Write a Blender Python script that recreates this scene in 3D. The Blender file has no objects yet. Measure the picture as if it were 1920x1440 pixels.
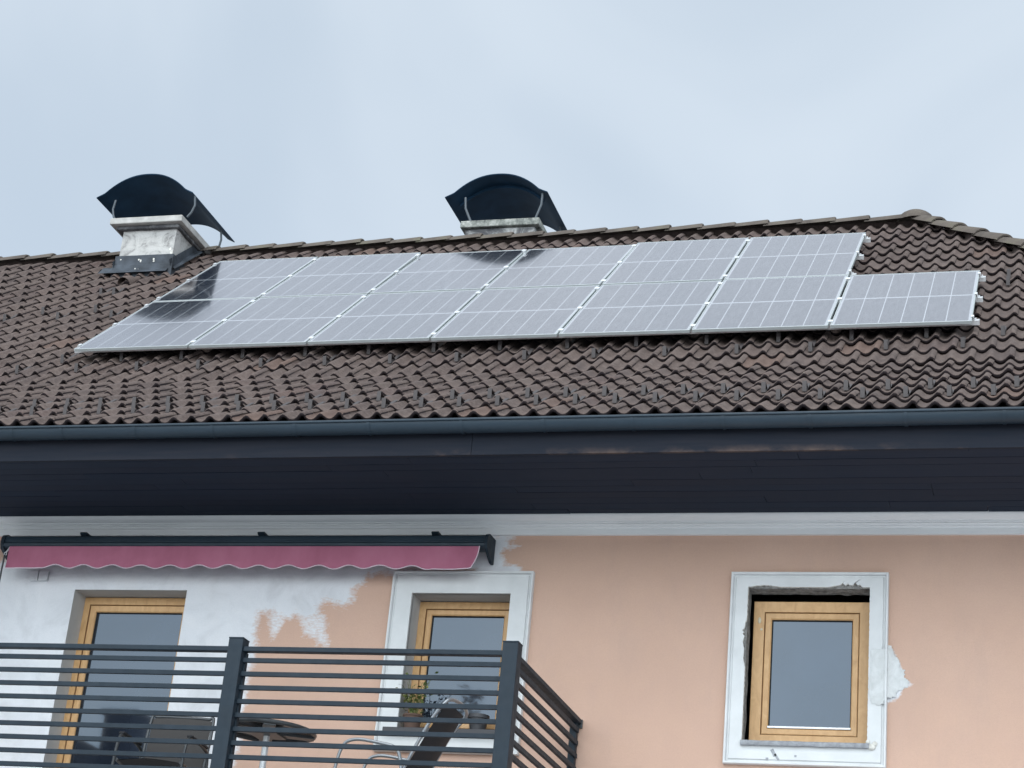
import bpy, bmesh, math, random
import numpy as np
from mathutils import Vector, Matrix, noise
random.seed(7); rng = np.random.default_rng(7)
R = math.radians
S = bpy.context.scene
COL = S.collection

# ------------------------------------------------------------------ camera, sky, sun, exposure
def cam_axes(yaw, pitch, roll):
    cy, sy, cp, sp = math.cos(yaw), math.sin(yaw), math.cos(pitch), math.sin(pitch)
    f = Vector((sy*cp, cy*cp, sp)); r = Vector((cy, -sy, 0)); u = r.cross(f)
    cr, sr = math.cos(roll), math.sin(roll)
    return r*cr + u*sr, u*cr - r*sr, f
cr_, cu_, cf_ = cam_axes(R(-17.5777), R(22.6781), R(5.5683))
cam = bpy.data.cameras.new('camera'); co = bpy.data.objects.new('camera', cam); COL.objects.link(co)
cam.sensor_width = 36; cam.lens = 3652.2159/1920*36; cam.clip_end = 2000; cam.clip_start = 0.1
m = Matrix.Identity(4)
for i in range(3):
    m[i][0], m[i][1], m[i][2] = cr_[i], cu_[i], -cf_[i]
m[0][3], m[1][3], m[2][3] = 6.8751, -13.9919, 1.6
co.matrix_world = m
S.camera = co

SUN_EL, SUN_AZ = R(52), R(188)          # azimuth from +Y clockwise: behind the camera, a little to its right
W = bpy.data.worlds.new('World'); S.world = W; W.use_nodes = True
nt = W.node_tree; nt.nodes.clear()
def N(nt, t, **k):
    n = nt.nodes.new(t)
    for a, v in k.items(): setattr(n, a, v)
    return n
def math_node(nt, op, a, b=None, clamp=False):
    n = N(nt, 'ShaderNodeMath', operation=op); n.use_clamp = clamp
    for i, v in enumerate((a, b)):
        if v is None: continue
        if isinstance(v, (int, float)): n.inputs[i].default_value = v
        else: nt.links.new(v, n.inputs[i])
    return n.outputs[0]
out = N(nt, 'ShaderNodeOutputWorld')
sky = N(nt, 'ShaderNodeTexSky', sky_type='NISHITA'); sky.sun_disc = False
sky.sun_elevation = SUN_EL; sky.sun_rotation = SUN_AZ
b1 = N(nt, 'ShaderNodeBackground'); b1.inputs[1].default_value = 0.05
nt.links.new(sky.outputs[0], b1.inputs[0])
tc = N(nt, 'ShaderNodeTexCoord'); sep = N(nt, 'ShaderNodeSeparateXYZ'); nt.links.new(tc.outputs['Generated'], sep.inputs[0])
n1 = N(nt, 'ShaderNodeTexNoise'); n1.inputs['Scale'].default_value = 3.1; n1.inputs['Detail'].default_value = 4; n1.inputs['Roughness'].default_value = .48; n1.inputs['Distortion'].default_value = .6
nt.links.new(tc.outputs['Generated'], n1.inputs['Vector'])
rmp = N(nt, 'ShaderNodeValToRGB'); rmp.color_ramp.interpolation = 'EASE'
rmp.color_ramp.elements[0].position = .34; rmp.color_ramp.elements[0].color = (.500, .560, .595, 1)
rmp.color_ramp.elements[1].position = .66; rmp.color_ramp.elements[1].color = (.620, .672, .692, 1)
nt.links.new(n1.outputs['Fac'], rmp.inputs[0])
# overcast dome: brightness climbs from horizon to zenith
el = math_node(nt, 'MULTIPLY', math_node(nt, 'MAXIMUM', sep.outputs[2], 0.0), .42)
lum = math_node(nt, 'ADD', el, .515)
# the veiled sun brightens the cloud on its own side of the sky
glow = math_node(nt, 'MULTIPLY', math_node(nt, 'POWER', math_node(nt, 'MAXIMUM', math_node(nt, 'MULTIPLY', sep.outputs[1], -1.0), 0.0), 1.7), 3.7)
lum = math_node(nt, 'ADD', lum, glow)
b2 = N(nt, 'ShaderNodeBackground'); nt.links.new(rmp.outputs[0], b2.inputs[0]); nt.links.new(lum, b2.inputs[1])
add = N(nt, 'ShaderNodeAddShader'); nt.links.new(b1.outputs[0], add.inputs[0]); nt.links.new(b2.outputs[0], add.inputs[1])
nt.links.new(add.outputs[0], out.inputs[0])

sl = bpy.data.lights.new('sun', 'SUN'); so = bpy.data.objects.new('sun', sl); COL.objects.link(so)
sl.energy = 0.5; sl.angle = R(24); sl.color = (1, .965, .92)
sd = Vector((math.sin(SUN_AZ)*math.cos(SUN_EL), math.cos(SUN_AZ)*math.cos(SUN_EL), math.sin(SUN_EL)))
so.rotation_euler = sd.to_track_quat('Z', 'Y').to_euler()

S.view_settings.view_transform = 'Standard'; S.view_settings.look = 'None'
S.view_settings.exposure = 0.42; S.view_settings.gamma = 1; S.view_settings.use_curve_mapping = False
S.render.engine = 'CYCLES'
S.cycles.max_bounces = 6; S.cycles.glossy_bounces = 4; S.cycles.diffuse_bounces = 4

# ------------------------------------------------------------------ materials
MATS = {}
class Mat:
    """small helper around a Principled material with object-space coordinates"""
    def __init__(s, name, base=(.5, .5, .5), rough=.6, metal=0., spec=.5):
        s.m = bpy.data.materials.new(name); s.m.use_nodes = True; s.nt = s.m.node_tree
        s.p = s.nt.nodes['Principled BSDF']
        s.p.inputs['Base Color'].default_value = (*base, 1); s.p.inputs['Roughness'].default_value = rough
        s.p.inputs['Metallic'].default_value = metal; s.p.inputs['Specular IOR Level'].default_value = spec
        s.tc = N(s.nt, 'ShaderNodeTexCoord'); s.base = base
        MATS[name] = s.m
    def noise(s, scale, detail=3, rough=.5, stretch=None, coord='Object', dist=0.):
        n = N(s.nt, 'ShaderNodeTexNoise'); n.inputs['Scale'].default_value = scale; n.inputs['Detail'].default_value = detail
        n.inputs['Roughness'].default_value = rough; n.inputs['Distortion'].default_value = dist
        src = s.tc.outputs[coord]
        if stretch:
            mp = N(s.nt, 'ShaderNodeMapping'); mp.inputs['Scale'].default_value = stretch
            s.nt.links.new(src, mp.inputs[0]); src = mp.outputs[0]
        s.nt.links.new(src, n.inputs['Vector']); return n.outputs['Fac']
    def ramp(s, fac, stops, ease=False):
        r = N(s.nt, 'ShaderNodeValToRGB')
        if ease: r.color_ramp.interpolation = 'EASE'
        els = r.color_ramp.elements
        while len(els) < len(stops): els.new(.5)
        for e, (p, c) in zip(els, stops):
            e.position = p; e.color = (*c, 1) if len(c) == 3 else c
        s.nt.links.new(fac, r.inputs[0]); return r.outputs[0]
    def mix(s, fac, a, b, mode='MIX'):
        x = N(s.nt, 'ShaderNodeMix', data_type='RGBA', blend_type=mode)
        for i, v in ((0, fac), (6, a), (7, b)):
            if isinstance(v, (int, float)): x.inputs[i].default_value = v
            elif isinstance(v, tuple): x.inputs[i].default_value = (*v, 1)
            else: s.nt.links.new(v, x.inputs[i])
        return x.outputs[2]
    def math(s, op, a, b=None, clamp=False): return math_node(s.nt, op, a, b, clamp)
    def color(s, sock): s.nt.links.new(sock, s.p.inputs['Base Color'])
    def rough(s, sock): s.nt.links.new(sock, s.p.inputs['Roughness'])
    def bump(s, fac, strength=.3, dist=.01):
        b = N(s.nt, 'ShaderNodeBump'); b.inputs['Strength'].default_value = strength; b.inputs['Distance'].default_value = dist
        s.nt.links.new(fac, b.inputs['Height']); s.nt.links.new(b.outputs[0], s.p.inputs['Normal'])
    def vary(s, scale, amt, detail=4, stretch=None):
        """base colour wandering by +-amt"""
        f = s.noise(scale, detail, .55, stretch)
        lo = tuple(c*(1-amt) for c in s.base); hi = tuple(min(1, c*(1+amt)) for c in s.base)
        c = s.ramp(f, [(.3, lo), (.7, hi)]); s.color(c); return c
    def random_island(s):
        g = N(s.nt, 'ShaderNodeNewGeometry'); return g.outputs['Random Per Island']

def g3(v): return (v, v, v)
# roof tiles
M = Mat('tile_concrete', (.2, .16, .14), .85, spec=.25)
isl = M.random_island()
c1 = M.ramp(isl, [(0, (.078, .055, .049)), (.35, (.104, .076, .067)), (.7, (.122, .090, .079)), (1, (.100, .067, .061))])
big = M.noise(1.3, 3, .5)
c2 = M.mix(M.ramp(big, [(.35, g3(0)), (.7, g3(.45))]), c1, (.108, .082, .073))
fine = M.noise(38, 5, .65)
c3 = M.mix(M.ramp(fine, [(.42, g3(0)), (.78, g3(.65))]), c2, (.215, .170, .148))
dk = M.noise(11, 4, .6, dist=.5)
c4 = M.mix(M.ramp(dk, [(.5, g3(0)), (.78, g3(.6))]), c3, (.055, .043, .040))
st = M.noise(2.2, 5, .65, stretch=(2.5, .6, .6))
c4 = M.mix(M.ramp(st, [(.48, g3(0)), (.75, g3(.55))]), c4, (.070, .056, .056))
c4 = M.mix(M.ramp(isl, [(.975, g3(0)), (.98, g3(.35))]), c4, (.18, .115, .085))
lich = M.noise(70, 2, .5)
c5 = M.mix(M.ramp(lich, [(.70, g3(0)), (.76, g3(.55))]), c4, (.36, .35, .29))
M.color(c5); M.bump(M.noise(90, 4, .7), .35, .004)
M = Mat('tile_edge_shade', (.030, .024, .026), .95, spec=.1); M.vary(12, .4, 4)  # shadow line under each row and beside each lap, put into the colour
# mossy ridge tile
M = Mat('ridge_concrete', (.13, .11, .09), .9, spec=.2)
f = M.noise(5, 5, .6)
c = M.ramp(f, [(.3, (.085, .072, .064)), (.55, (.125, .105, .090)), (.75, (.145, .135, .098))])
c = M.mix(M.ramp(M.noise(26, 3), [(.6, g3(0)), (.75, g3(.5))]), c, (.19, .18, .13))
M.color(c); M.bump(M.noise(60, 4, .7), .4, .005)
Mat('roof_felt', (.03, .027, .026), .95)
# rendered wall: pink paint, white undercoat patches from the attribute 'plaster'
M = Mat('wall_paint', (.6, .4, .33), .9, spec=.2)
at = N(M.nt, 'ShaderNodeAttribute'); at.attribute_name = 'plaster'
pk = M.ramp(M.noise(.9, 5, .55), [(.25, (.535, .355, .272)), (.55, (.580, .388, .298)), (.8, (.605, .414, .325))])
pk = M.mix(M.ramp(M.noise(6, 5, .65), [(.4, g3(0)), (.8, g3(.25))]), pk, (.50, .335, .28))
wh = M.ramp(M.noise(3.2, 6, .65, dist=.8), [(.25, (.55, .555, .575)), (.5, (.665, .675, .70)), (.75, (.72, .725, .745))])
wh = M.mix(M.ramp(M.noise(1.6, 4, .6, stretch=(1, 1, .5)), [(.5, g3(0)), (.8, g3(.35))]), wh, (.66, .61, .58))
br = M.noise(55, 4, .7, stretch=(.45, 1, 1.2))
msk = M.math('ADD', at.outputs['Fac'], M.math('MULTIPLY', M.math('SUBTRACT', br, .5), 1.1))
mk = M.ramp(msk, [(.30, g3(0)), (.72, g3(1))])
gm__ = M.ramp(M.noise(1.5, 6, .7, stretch=(1.6, 1, .5)), [(.5, g3(0)), (.85, g3(.45))])
pk = M.mix(gm__, pk, (.43, .315, .265))
pk = M.mix(M.ramp(M.noise(75, 3, .7), [(.35, g3(0)), (.75, g3(.28))]), pk, (.44, .30, .235))
wh = M.mix(M.ramp(M.noise(75, 3, .7), [(.4, g3(0)), (.8, g3(.25))]), wh, (.50, .505, .52))
M.color(M.mix(mk, pk, wh))
bs = M.math('ADD', M.noise(160, 3, .6), M.math('MULTIPLY', M.noise(14, 4), 1.2))
M.bump(bs, .35, .005)
# white stucco trim
M = Mat('trim_stucco', (.70, .72, .745), .8, spec=.25)
c = M.ramp(M.noise(4, 6, .6), [(.28, (.58, .59, .59)), (.6, (.665, .675, .675)), (.8, (.70, .71, .71))])
M.color(c); M.bump(M.noise(120, 3), .12, .003)
M = Mat('plaster_patch', (.72, .735, .75), .85, spec=.2)
c = M.ramp(M.noise(14, 6, .65, dist=.8), [(.3, (.52, .53, .52)), (.6, (.63, .64, .635)), (.8, (.68, .69, .685))])
M.color(c); M.bump(M.noise(30, 5), .4, .006)
M = Mat('cornice_stucco', (.60, .625, .64), .85, spec=.2)
c = M.ramp(M.noise(2.5, 6, .6, stretch=(.4, 1, 2)), [(.28, (.70, .71, .71)), (.6, (.78, .79, .79)), (.8, (.81, .82, .82))])
M.color(c); M.bump(M.noise(60, 3), .12, .003)
M = Mat('broken_mortar', (.24, .235, .225), .95, spec=.1)
M.vary(22, .45, 6); M.bump(M.noise(40, 6, .7), .9, .02)
M = Mat('raw_plaster', (.66, .64, .59), .95, spec=.1)
M.vary(30, .25, 5); M.bump(M.noise(50, 6, .7), .8, .012)
M = Mat('reveal_paint', (.47, .465, .455), .9, spec=.2)
M.vary(3, .08, 5)
# spruce / larch window wood, clear finish
M = Mat('window_wood', (.50, .275, .105), .45, spec=.45)
gr = M.noise(7, 5, .6, stretch=(2.2, 3, 1.0), dist=1.5)
c = M.ramp(gr, [(.3, (.52, .30, .130)), (.55, (.60, .36, .165)), (.75, (.65, .40, .195))])
M.color(c)
Mat('wood_shadow_gap', (.20, .105, .04), .8)
Mat('black_gasket', (.012, .013, .016), .7)
Mat('alu_bar', (.72, .73, .75), .35, .3)
M = Mat('anthracite_metal', (.0125, .0225, .033), .5, .0, .28); M.vary(6, .12); M.rough(M.ramp(M.noise(20, 3), [(.3, g3(.5)), (.7, g3(.65))]))
M = Mat('gutter_metal', (.022, .037, .052), .5, .0, .35); M.vary(3, .18, 5, (.3, 1, 1)); M.rough(M.ramp(M.noise(8, 4), [(.3, g3(.4)), (.7, g3(.6))]))
M = Mat('lead_flashing', (.052, .061, .074), .65, .1, .3); M.vary(7, .5, 6)
# dark stained boards
M = Mat('soffit_boards', (.03, .026, .028), .8, spec=.2)
gr = M.noise(7, 5, .6, stretch=(.25, 5, 5))
a = M.ramp(gr, [(.3, (.011, .021, .040)), (.6, (.015, .024, .043)), (.8, (.026, .029, .043))])
a = M.mix(M.math('MULTIPLY', M.random_island(), .55), a, (.017, .021, .034))
M.color(a)
M = Mat('fascia_board', (.03, .024, .024), .8, spec=.2)
gr = M.noise(6, 5, .6, stretch=(.3, 5, 5))
a = M.ramp(gr, [(.3, (.011, .015, .024)), (.7, (.018, .020, .028))])
sx = N(M.nt, 'ShaderNodeSeparateXYZ'); M.nt.links.new(M.tc.outputs['Object'], sx.inputs[0])
# worn paint along the lower edge between the middle and right of the eave
low = M.math('SUBTRACT', 1, M.math('MULTIPLY', M.math('SUBTRACT', sx.outputs[2], 6.552), 20.0), True)
pl = M.math('MULTIPLY', M.ramp(M.noise(1.7, 5, .65, stretch=(1, 1, 2)), [(.52, g3(0)), (.66, g3(1))]), low)
xr_ = M.ramp(M.math('MULTIPLY', M.math('ADD', sx.outputs[0], 2), .125), [(.32, g3(.12)), (.5, g3(1)), (.95, g3(1)), (1, g3(.6))])
M.color(M.mix(M.math('MULTIPLY', pl, xr_), a, (.085, .062, .055)))
# window glass: bluish low-emission coating in front of a dim room
M = Mat('window_glass', (.016, .022, .034), .03, spec=.5)
gl = N(M.nt, 'ShaderNodeBsdfGlossy'); gl.inputs['Roughness'].default_value = .015; gl.inputs['Color'].default_value = (.53, .75, 1, 1)
mx = N(M.nt, 'ShaderNodeMixShader'); fr = N(M.nt, 'ShaderNodeFresnel'); fr.inputs[0].default_value = 1.5
M.nt.links.new(M.math('MULTIPLY', fr.outputs[0], .88, True), mx.inputs[0])
M.nt.links.new(M.p.outputs[0], mx.inputs[1]); M.nt.links.new(gl.outputs[0], mx.inputs[2])
M.nt.links.new(mx.outputs[0], M.nt.nodes['Material Output'].inputs[0])
M.vary(1.2, .4)
# solar glass (local coordinates: x across, y up the slope; metres)
PW, PL = 1.1232, 1.6688
M = Mat('solar_glass', (.012, .015, .026), .25, spec=.5)
sx = N(M.nt, 'ShaderNodeSeparateXYZ'); M.nt.links.new(M.tc.outputs['Object'], sx.inputs[0])
X, Y = sx.outputs[0], sx.outputs[1]
def line(coord, period, off, width):
    # 1 on lines every `period`, width in metres
    q = M.math('ADD', M.math('DIVIDE', M.math('SUBTRACT', coord, off), period), .5)
    fr_ = M.math('ABSOLUTE', M.math('SUBTRACT', M.math('FRACT', q), .5))
    return M.math('LESS_THAN', fr_, width/2/period)
cw = (PW-.05)/6
vert = line(X, cw, .025, .0085)
cen = M.math('LESS_THAN', M.math('ABSOLUTE', M.math('SUBTRACT', Y, PL/2)), .014)
edge = M.math('MAXIMUM', M.math('GREATER_THAN', M.math('ABSOLUTE', M.math('SUBTRACT', X, PW/2)), PW/2-.026),
              M.math('GREATER_THAN', M.math('ABSOLUTE', M.math('SUBTRACT', Y, PL/2)), PL/2-.026))
hor = line(Y, (PL/2-.04)/9, .026, .007)
bus = line(X, cw/10, .025, .0012)
g_ = M.math('MAXIMUM', M.math('MAXIMUM', vert, cen), edge)
ob = N(M.nt, 'ShaderNodeObjectInfo')
cell = M.mix(M.math('MULTIPLY', M.math('MAXIMUM', hor, bus), .35), (.010, .012, .022), (.12, .12, .13))
M.color(M.mix(g_, cell, (.42, .44, .47)))
gl = N(M.nt, 'ShaderNodeBsdfGlossy'); gl.inputs['Color'].default_value = (.93, .90, .915, 1)
mp = N(M.nt, 'ShaderNodeMapping'); mp.inputs['Scale'].default_value = (16, 3.0, 1)
vadd = N(M.nt, 'ShaderNodeVectorMath', operation='ADD'); M.nt.links.new(M.tc.outputs['Object'], vadd.inputs[0]); 
cmb = N(M.nt, 'ShaderNodeCombineXYZ'); M.nt.links.new(M.math('MULTIPLY', ob.outputs['Random'], 37), cmb.inputs[0]); M.nt.links.new(cmb.outputs[0], vadd.inputs[1])
M.nt.links.new(vadd.outputs[0], mp.inputs[0])
nz = N(M.nt, 'ShaderNodeTexNoise'); nz.inputs['Scale'].default_value = 1.6; nz.inputs['Detail'].default_value = 5; nz.inputs['Roughness'].default_value = .65
M.nt.links.new(mp.outputs[0], nz.inputs['Vector'])
M.nt.links.new(M.ramp(nz.outputs['Fac'], [(.3, g3(.05)), (.7, g3(.11))]), gl.inputs['Roughness'])
fr = N(M.nt, 'ShaderNodeFresnel'); fr.inputs[0].default_value = 1.5
k = M.math('ADD', M.math('MULTIPLY', nz.outputs['Fac'], .20), .15)
k = M.math('ADD', k, M.math('MULTIPLY', M.math('MAXIMUM', hor, bus), -.02))
k = M.math('ADD', k, fr.outputs[0], True)
mx = N(M.nt, 'ShaderNodeMixShader'); M.nt.links.new(k, mx.inputs[0])
M.nt.links.new(M.p.outputs[0], mx.inputs[1]); M.nt.links.new(gl.outputs[0], mx.inputs[2])
M.nt.links.new(mx.outputs[0], M.nt.nodes['Material Output'].inputs[0])
Mat('panel_backsheet', (.03, .035, .04), .8)
M = Mat('silver_alu', (.42, .45, .45), .45, .25); M.vary(9, .06)
M = Mat('raw_alu', (.80, .81, .82), .32, .3); M.vary(9, .06)
# chimneys
M = Mat('chimney_plaster', (.62, .60, .58), .95, spec=.15)
a = M.ramp(M.noise(5, 7, .7, dist=1.2), [(.32, (.16, .155, .15)), (.47, (.46, .45, .435)), (.7, (.56, .55, .53))])
a = M.mix(M.ramp(M.noise(2.1, 5, .7), [(.52, g3(0)), (.66, g3(.75))]), a, (.15, .145, .145))
M.color(a); M.bump(M.noise(25, 6, .7), .6, .012)
M = Mat('chimney_soot', (.10, .10, .11), .95, spec=.15)
a = M.ramp(M.noise(4, 7, .7, dist=1.2), [(.36, (.035, .035, .042)), (.52, (.12, .12, .125)), (.72, (.48, .48, .47))])
M.color(a); M.bump(M.noise(25, 6, .7), .6, .012)
M = Mat('cap_concrete', (.42, .41, .39), .9, spec=.2); M.vary(9, .22, 6); M.bump(M.noise(40, 5), .4, .006)
M = Mat('cap_concrete_mossy', (.3, .3, .28), .9, spec=.2)
M.color(M.ramp(M.noise(13, 6, .7), [(.34, (.07, .075, .075)), (.5, (.22, .23, .21)), (.68, (.46, .46, .43))])); M.bump(M.noise(40, 5), .6, .008)
M = Mat('hood_metal', (.010, .030, .058), .65, .0, .08); M.vary(4, .25, 5)
M = Mat('grey_steel', (.085, .10, .115), .55, .2)
# awning
M = Mat('awning_cloth', (.36, .105, .20), .9, spec=.15)
a = M.ramp(M.noise(2.4, 6, .65, stretch=(1, 1, .5)), [(.3, (.33, .110, .165)), (.55, (.40, .142, .21)), (.75, (.43, .165, .235))]); M.color(a)
M.bump(M.noise(220, 2), .15, .002)
Mat('cloth_piping', (.62, .50, .56), .8)
Mat('dark_mesh_cloth', (.025, .026, .030), .85)
Mat('grey_mesh_cloth', (.045, .042, .041), .85)
M = Mat('tube_grey', (.30, .32, .34), .35, .5)
M = Mat('tube_dark', (.06, .065, .07), .4, .3)
M = Mat('tabletop_glass', (.10, .085, .08), .08); M.p.inputs['Transmission Weight'].default_value = .75
M = Mat('balcony_slab', (.5, .48, .46), .9)
M = Mat('leaf_green', (.09, .12, .03), .6)
M.color(M.ramp(M.random_island(), [(0, (.05, .085, .02)), (.6, (.11, .14, .035)), (1, (.21, .20, .06))]))
Mat('pot_terracotta', (.10, .06, .045), .85)
Mat('sill_metal', (.045, .045, .05), .5, .2)
M = Mat('sill_stone', (.30, .31, .33), .85); M.vary(30, .25, 5); M.bump(M.noise(60, 5), .4, .004)
Mat('foam_cream', (.62, .55, .40), .9)
Mat('white_plastic', (.55, .56, .58), .5)
M = Mat('guard_metal', (.062, .053, .053), .65, .0); M.vary(12, .25)
M = Mat('ground_gravel', (.33, .325, .32), .95)
M.color(M.ramp(M.noise(.6, 6, .7), [(.3, (.47, .48, .50)), (.7, (.58, .59, .61))]))
M = Mat('asphalt', (.06, .06, .062), .9); M.vary(4, .2, 5)
M = Mat('far_wall', (.40, .37, .33), .9); M.vary(1, .1)
Mat('far_roof', (.055, .045, .042), .9)
M = Mat('conifer_needles', (.03, .05, .025), .9)
M.color(M.ramp(M.random_island(), [(0, (.018, .035, .018)), (1, (.05, .075, .035))]))
Mat('bark', (.07, .05, .04), .95)
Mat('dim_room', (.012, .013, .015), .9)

# ------------------------------------------------------------------ mesh helpers
class MB:
    def __init__(s): s.v = []; s.f = []; s.mi = []; s.cur = 0
    def add(s, vs, fs):
        o = len(s.v); s.v.extend([tuple(v) for v in vs]); s.f.extend([tuple(i+o for i in f) for f in fs]); s.mi.extend([s.cur]*len(fs)); return s
    def box(s, x0, x1, y0, y1, z0, z1, mat=None):
        vs = [Vector((x, y, z)) for z in (z0, z1) for y in (y0, y1) for x in (x0, x1)]
        if mat is not None: vs = [mat @ v for v in vs]
        return s.add(vs, [(0, 2, 3, 1), (4, 5, 7, 6), (0, 1, 5, 4), (2, 6, 7, 3), (0, 4, 6, 2), (1, 3, 7, 5)])
    def prism(s, poly, ax, a0, a1):
        """extrude a polygon (list of 2-tuples in the other two axes, in x<y<z order) along axis ax"""
        n = len(poly)
        def P(p, a):
            q = list(p); q.insert(ax, a); return tuple(q)
        vs = [P(p, a0) for p in poly] + [P(p, a1) for p in poly]
        fs = [tuple(range(n))[::-1], tuple(range(n, 2*n))] + [(i, (i+1) % n, n+(i+1) % n, n+i) for i in range(n)]
        return s.add(vs, fs)
    def tube(s, pts, r, seg=8, caps=True, closed=False):
        pts = [Vector(p) for p in pts]; n = len(pts); rings = []
        up = None
        for i, p in enumerate(pts):
            if closed: t = (pts[(i+1) % n]-pts[i-1]).normalized()
            else: t = (pts[min(i+1, n-1)]-pts[max(i-1, 0)]).normalized()
            if up is None:
                up = Vector((0, 0, 1)) if abs(t.z) < .9 else Vector((1, 0, 0))
            a = t.cross(up).normalized(); b = a.cross(t).normalized(); up = b
            rr = r[i] if isinstance(r, (list, tuple)) else r
            rings.append([p+(a*math.cos(2*math.pi*k/seg)+b*math.sin(2*math.pi*k/seg))*rr for k in range(seg)])
        vs = [v for q in rings for v in q]; fs = []
        m_ = n if closed else n-1
        for i in range(m_):
            j = (i+1) % n
            for k in range(seg): fs.append((i*seg+k, i*seg+(k+1) % seg, j*seg+(k+1) % seg, j*seg+k))
        if caps and not closed: fs += [tuple(range(seg))[::-1], tuple((n-1)*seg+k for k in range(seg))]
        return s.add(vs, fs)
    def grid(s, pts):
        """pts[i][j] -> quads"""
        a, b = len(pts), len(pts[0]); vs = [p for r in pts for p in r]
        return s.add(vs, [(i*b+j, i*b+j+1, (i+1)*b+j+1, (i+1)*b+j) for i in range(a-1) for j in range(b-1)])
    def sphere(s, c, r, nu=12, nv=8, sc=(1, 1, 1)):
        pts = [[(c[0]+r*sc[0]*math.sin(math.pi*i/nv)*math.cos(2*math.pi*j/nu), c[1]+r*sc[1]*math.sin(math.pi*i/nv)*math.sin(2*math.pi*j/nu), c[2]+r*sc[2]*math.cos(math.pi*i/nv)) for j in range(nu+1)] for i in range(nv+1)]
        return s.grid(pts)
    def build(s, name, mat, parent=None, smooth=None, bevel=0, recalc=True, loc=None):
        me = bpy.data.meshes.new(name)
        off = Vector(loc) if loc is not None else (parent.matrix_world.translation if False else Vector((0, 0, 0)))
        me.from_pydata([tuple(Vector(v)-off) for v in s.v], [], s.f)
        mats = mat if isinstance(mat, (list, tuple)) else [mat]
        for q in mats: me.materials.append(MATS[q])
        if len(mats) > 1: me.polygons.foreach_set('material_index', s.mi)
        if recalc:
            bm = bmesh.new(); bm.from_mesh(me); bmesh.ops.remove_doubles(bm, verts=bm.verts, dist=1e-6); bmesh.ops.recalc_face_normals(bm, faces=bm.faces); bm.to_mesh(me); bm.free()
        if smooth is not None:
            me.polygons.foreach_set('use_smooth', [True]*len(me.polygons)); me.set_sharp_from_angle(angle=R(smooth))
        o = bpy.data.objects.new(name, me); COL.objects.link(o)
        if loc is not None and parent is None: o.location = off
        if parent is not None: o.parent = parent
        if bevel:
            b = o.modifiers.new('bevel', 'BEVEL'); b.width = bevel; b.segments = 2; b.limit_method = 'ANGLE'; b.angle_limit = R(40)
        return o

def tag(o, label=None, cat=None, group=None, kind=None):
    if label: o['label'] = label
    if cat: o['category'] = cat
    if group: o['group'] = group
    if kind: o['kind'] = kind
    return o
def empty(name, loc=(0, 0, 0), rot=(0, 0, 0)):
    o = bpy.data.objects.new(name, None); COL.objects.link(o); o.location = loc; o.rotation_euler = rot; o.empty_display_size = .2; return o
def nz1(x, y=0., z=0., s=1.): return noise.noise(Vector((x*s, y*s, z*s)))

# ------------------------------------------------------------------ shared geometry of the house
TH, Q, G = R(40.5639), R(33.3606), .3088
d = Vector((0, math.cos(TH), math.sin(TH))); n_ = Vector((0, -math.sin(TH), math.cos(TH)))
dl = Vector((0, math.cos(Q), math.sin(Q))); nl = Vector((0, -math.sin(Q), math.cos(Q)))
K = Vector((0, .0565, 7.8989)); E_ = Vector((0, -1.4907, 6.8802))
SR = 5.0; YR = K.y+SR*d.y; ZR = K.z+SR*d.z
XA, XLR = 5.345, -9.0                                       # ridge ends
YB = 2*YR                                                   # back wall plane
WX0, WX1 = XLR-YR, XA+YR
def hip_x(y): return XA+(YR-y)
PEX, PEZ = Vector((1, 0, 0)), Vector((0, 0, 1))

house = tag(empty('house'), 'pink house with brown tiled roof, white window surrounds and wide dark eaves', 'house')

# --- rendered wall
OPEN = [(-1.186, -.163, 3.86, 5.960), (1.796, 2.607, 4.847, 5.943), (4.463, 5.368, 4.84, 6.008)]
def poly_sd(px, pz, poly):
    """signed distance, + inside"""
    dmin = 1e9; ins = False; n = len(poly)
    for i in range(n):
        ax, az = poly[i]; bx, bz = poly[(i+1) % n]
        ex, ez = bx-ax, bz-az; wx, wz = px-ax, pz-az
        t = max(0, min(1, (wx*ex+wz*ez)/(ex*ex+ez*ez+1e-12)))
        dd = math.hypot(wx-ex*t, wz-ez*t); dmin = min(dmin, dd)
        if (az > pz) != (bz > pz) and px < (bx-ax)*(pz-az)/(bz-az)+ax: ins = not ins
    return dmin if ins else -dmin
WHITE = [
    [(-12, 3.0), (-12, 6.10), (-2.0, 6.12), (-1.93, 6.22), (-1.88, 6.32), (-1.8, 6.41), (2.45, 6.41), (2.42, 6.16), (1.70, 6.13), (1.597, 6.121), (1.439, 6.12), (1.359, 6.031), (1.274, 5.986), (1.299, 5.898), (1.237, 5.822),
     (1.131, 5.865), (1.039, 5.873), (1.014, 5.82), (1.044, 5.763), (.883, 5.743), (.724, 5.76), (.614, 5.785), (.507, 5.784), (.497, 5.726), (.515, 5.518), (.535, 5.387), (.52, 5.30), (.50, 5.20), (.496, 4.984), (.48, 4.6), (.46, 3.0)],
    [(2.3, 6.439), (2.539, 6.439), (2.575, 6.397), (2.52, 6.384), (2.588, 6.351), (2.645, 6.333), (2.527, 6.313), (2.481, 6.274), (2.517, 6.232), (2.56, 6.195), (2.66, 6.16), (2.66, 6.10), (2.3, 6.10)],
    [(.88, 5.761), (1.044, 5.77), (1.076, 5.666), (1.124, 5.514), (1.044, 5.535), (.936, 5.621)],
    [(.60, 5.79), (.72, 5.77), (.681, 5.64), (.636, 5.573), (.625, 5.683)],
    [(5.3, 5.56), (5.52, 5.58), (5.57, 5.50), (5.62, 5.41), (5.63, 5.33), (5.72, 5.29), (5.62, 5.24), (5.60, 5.17), (5.5, 5.12), (5.3, 5.1)],
]
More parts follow.
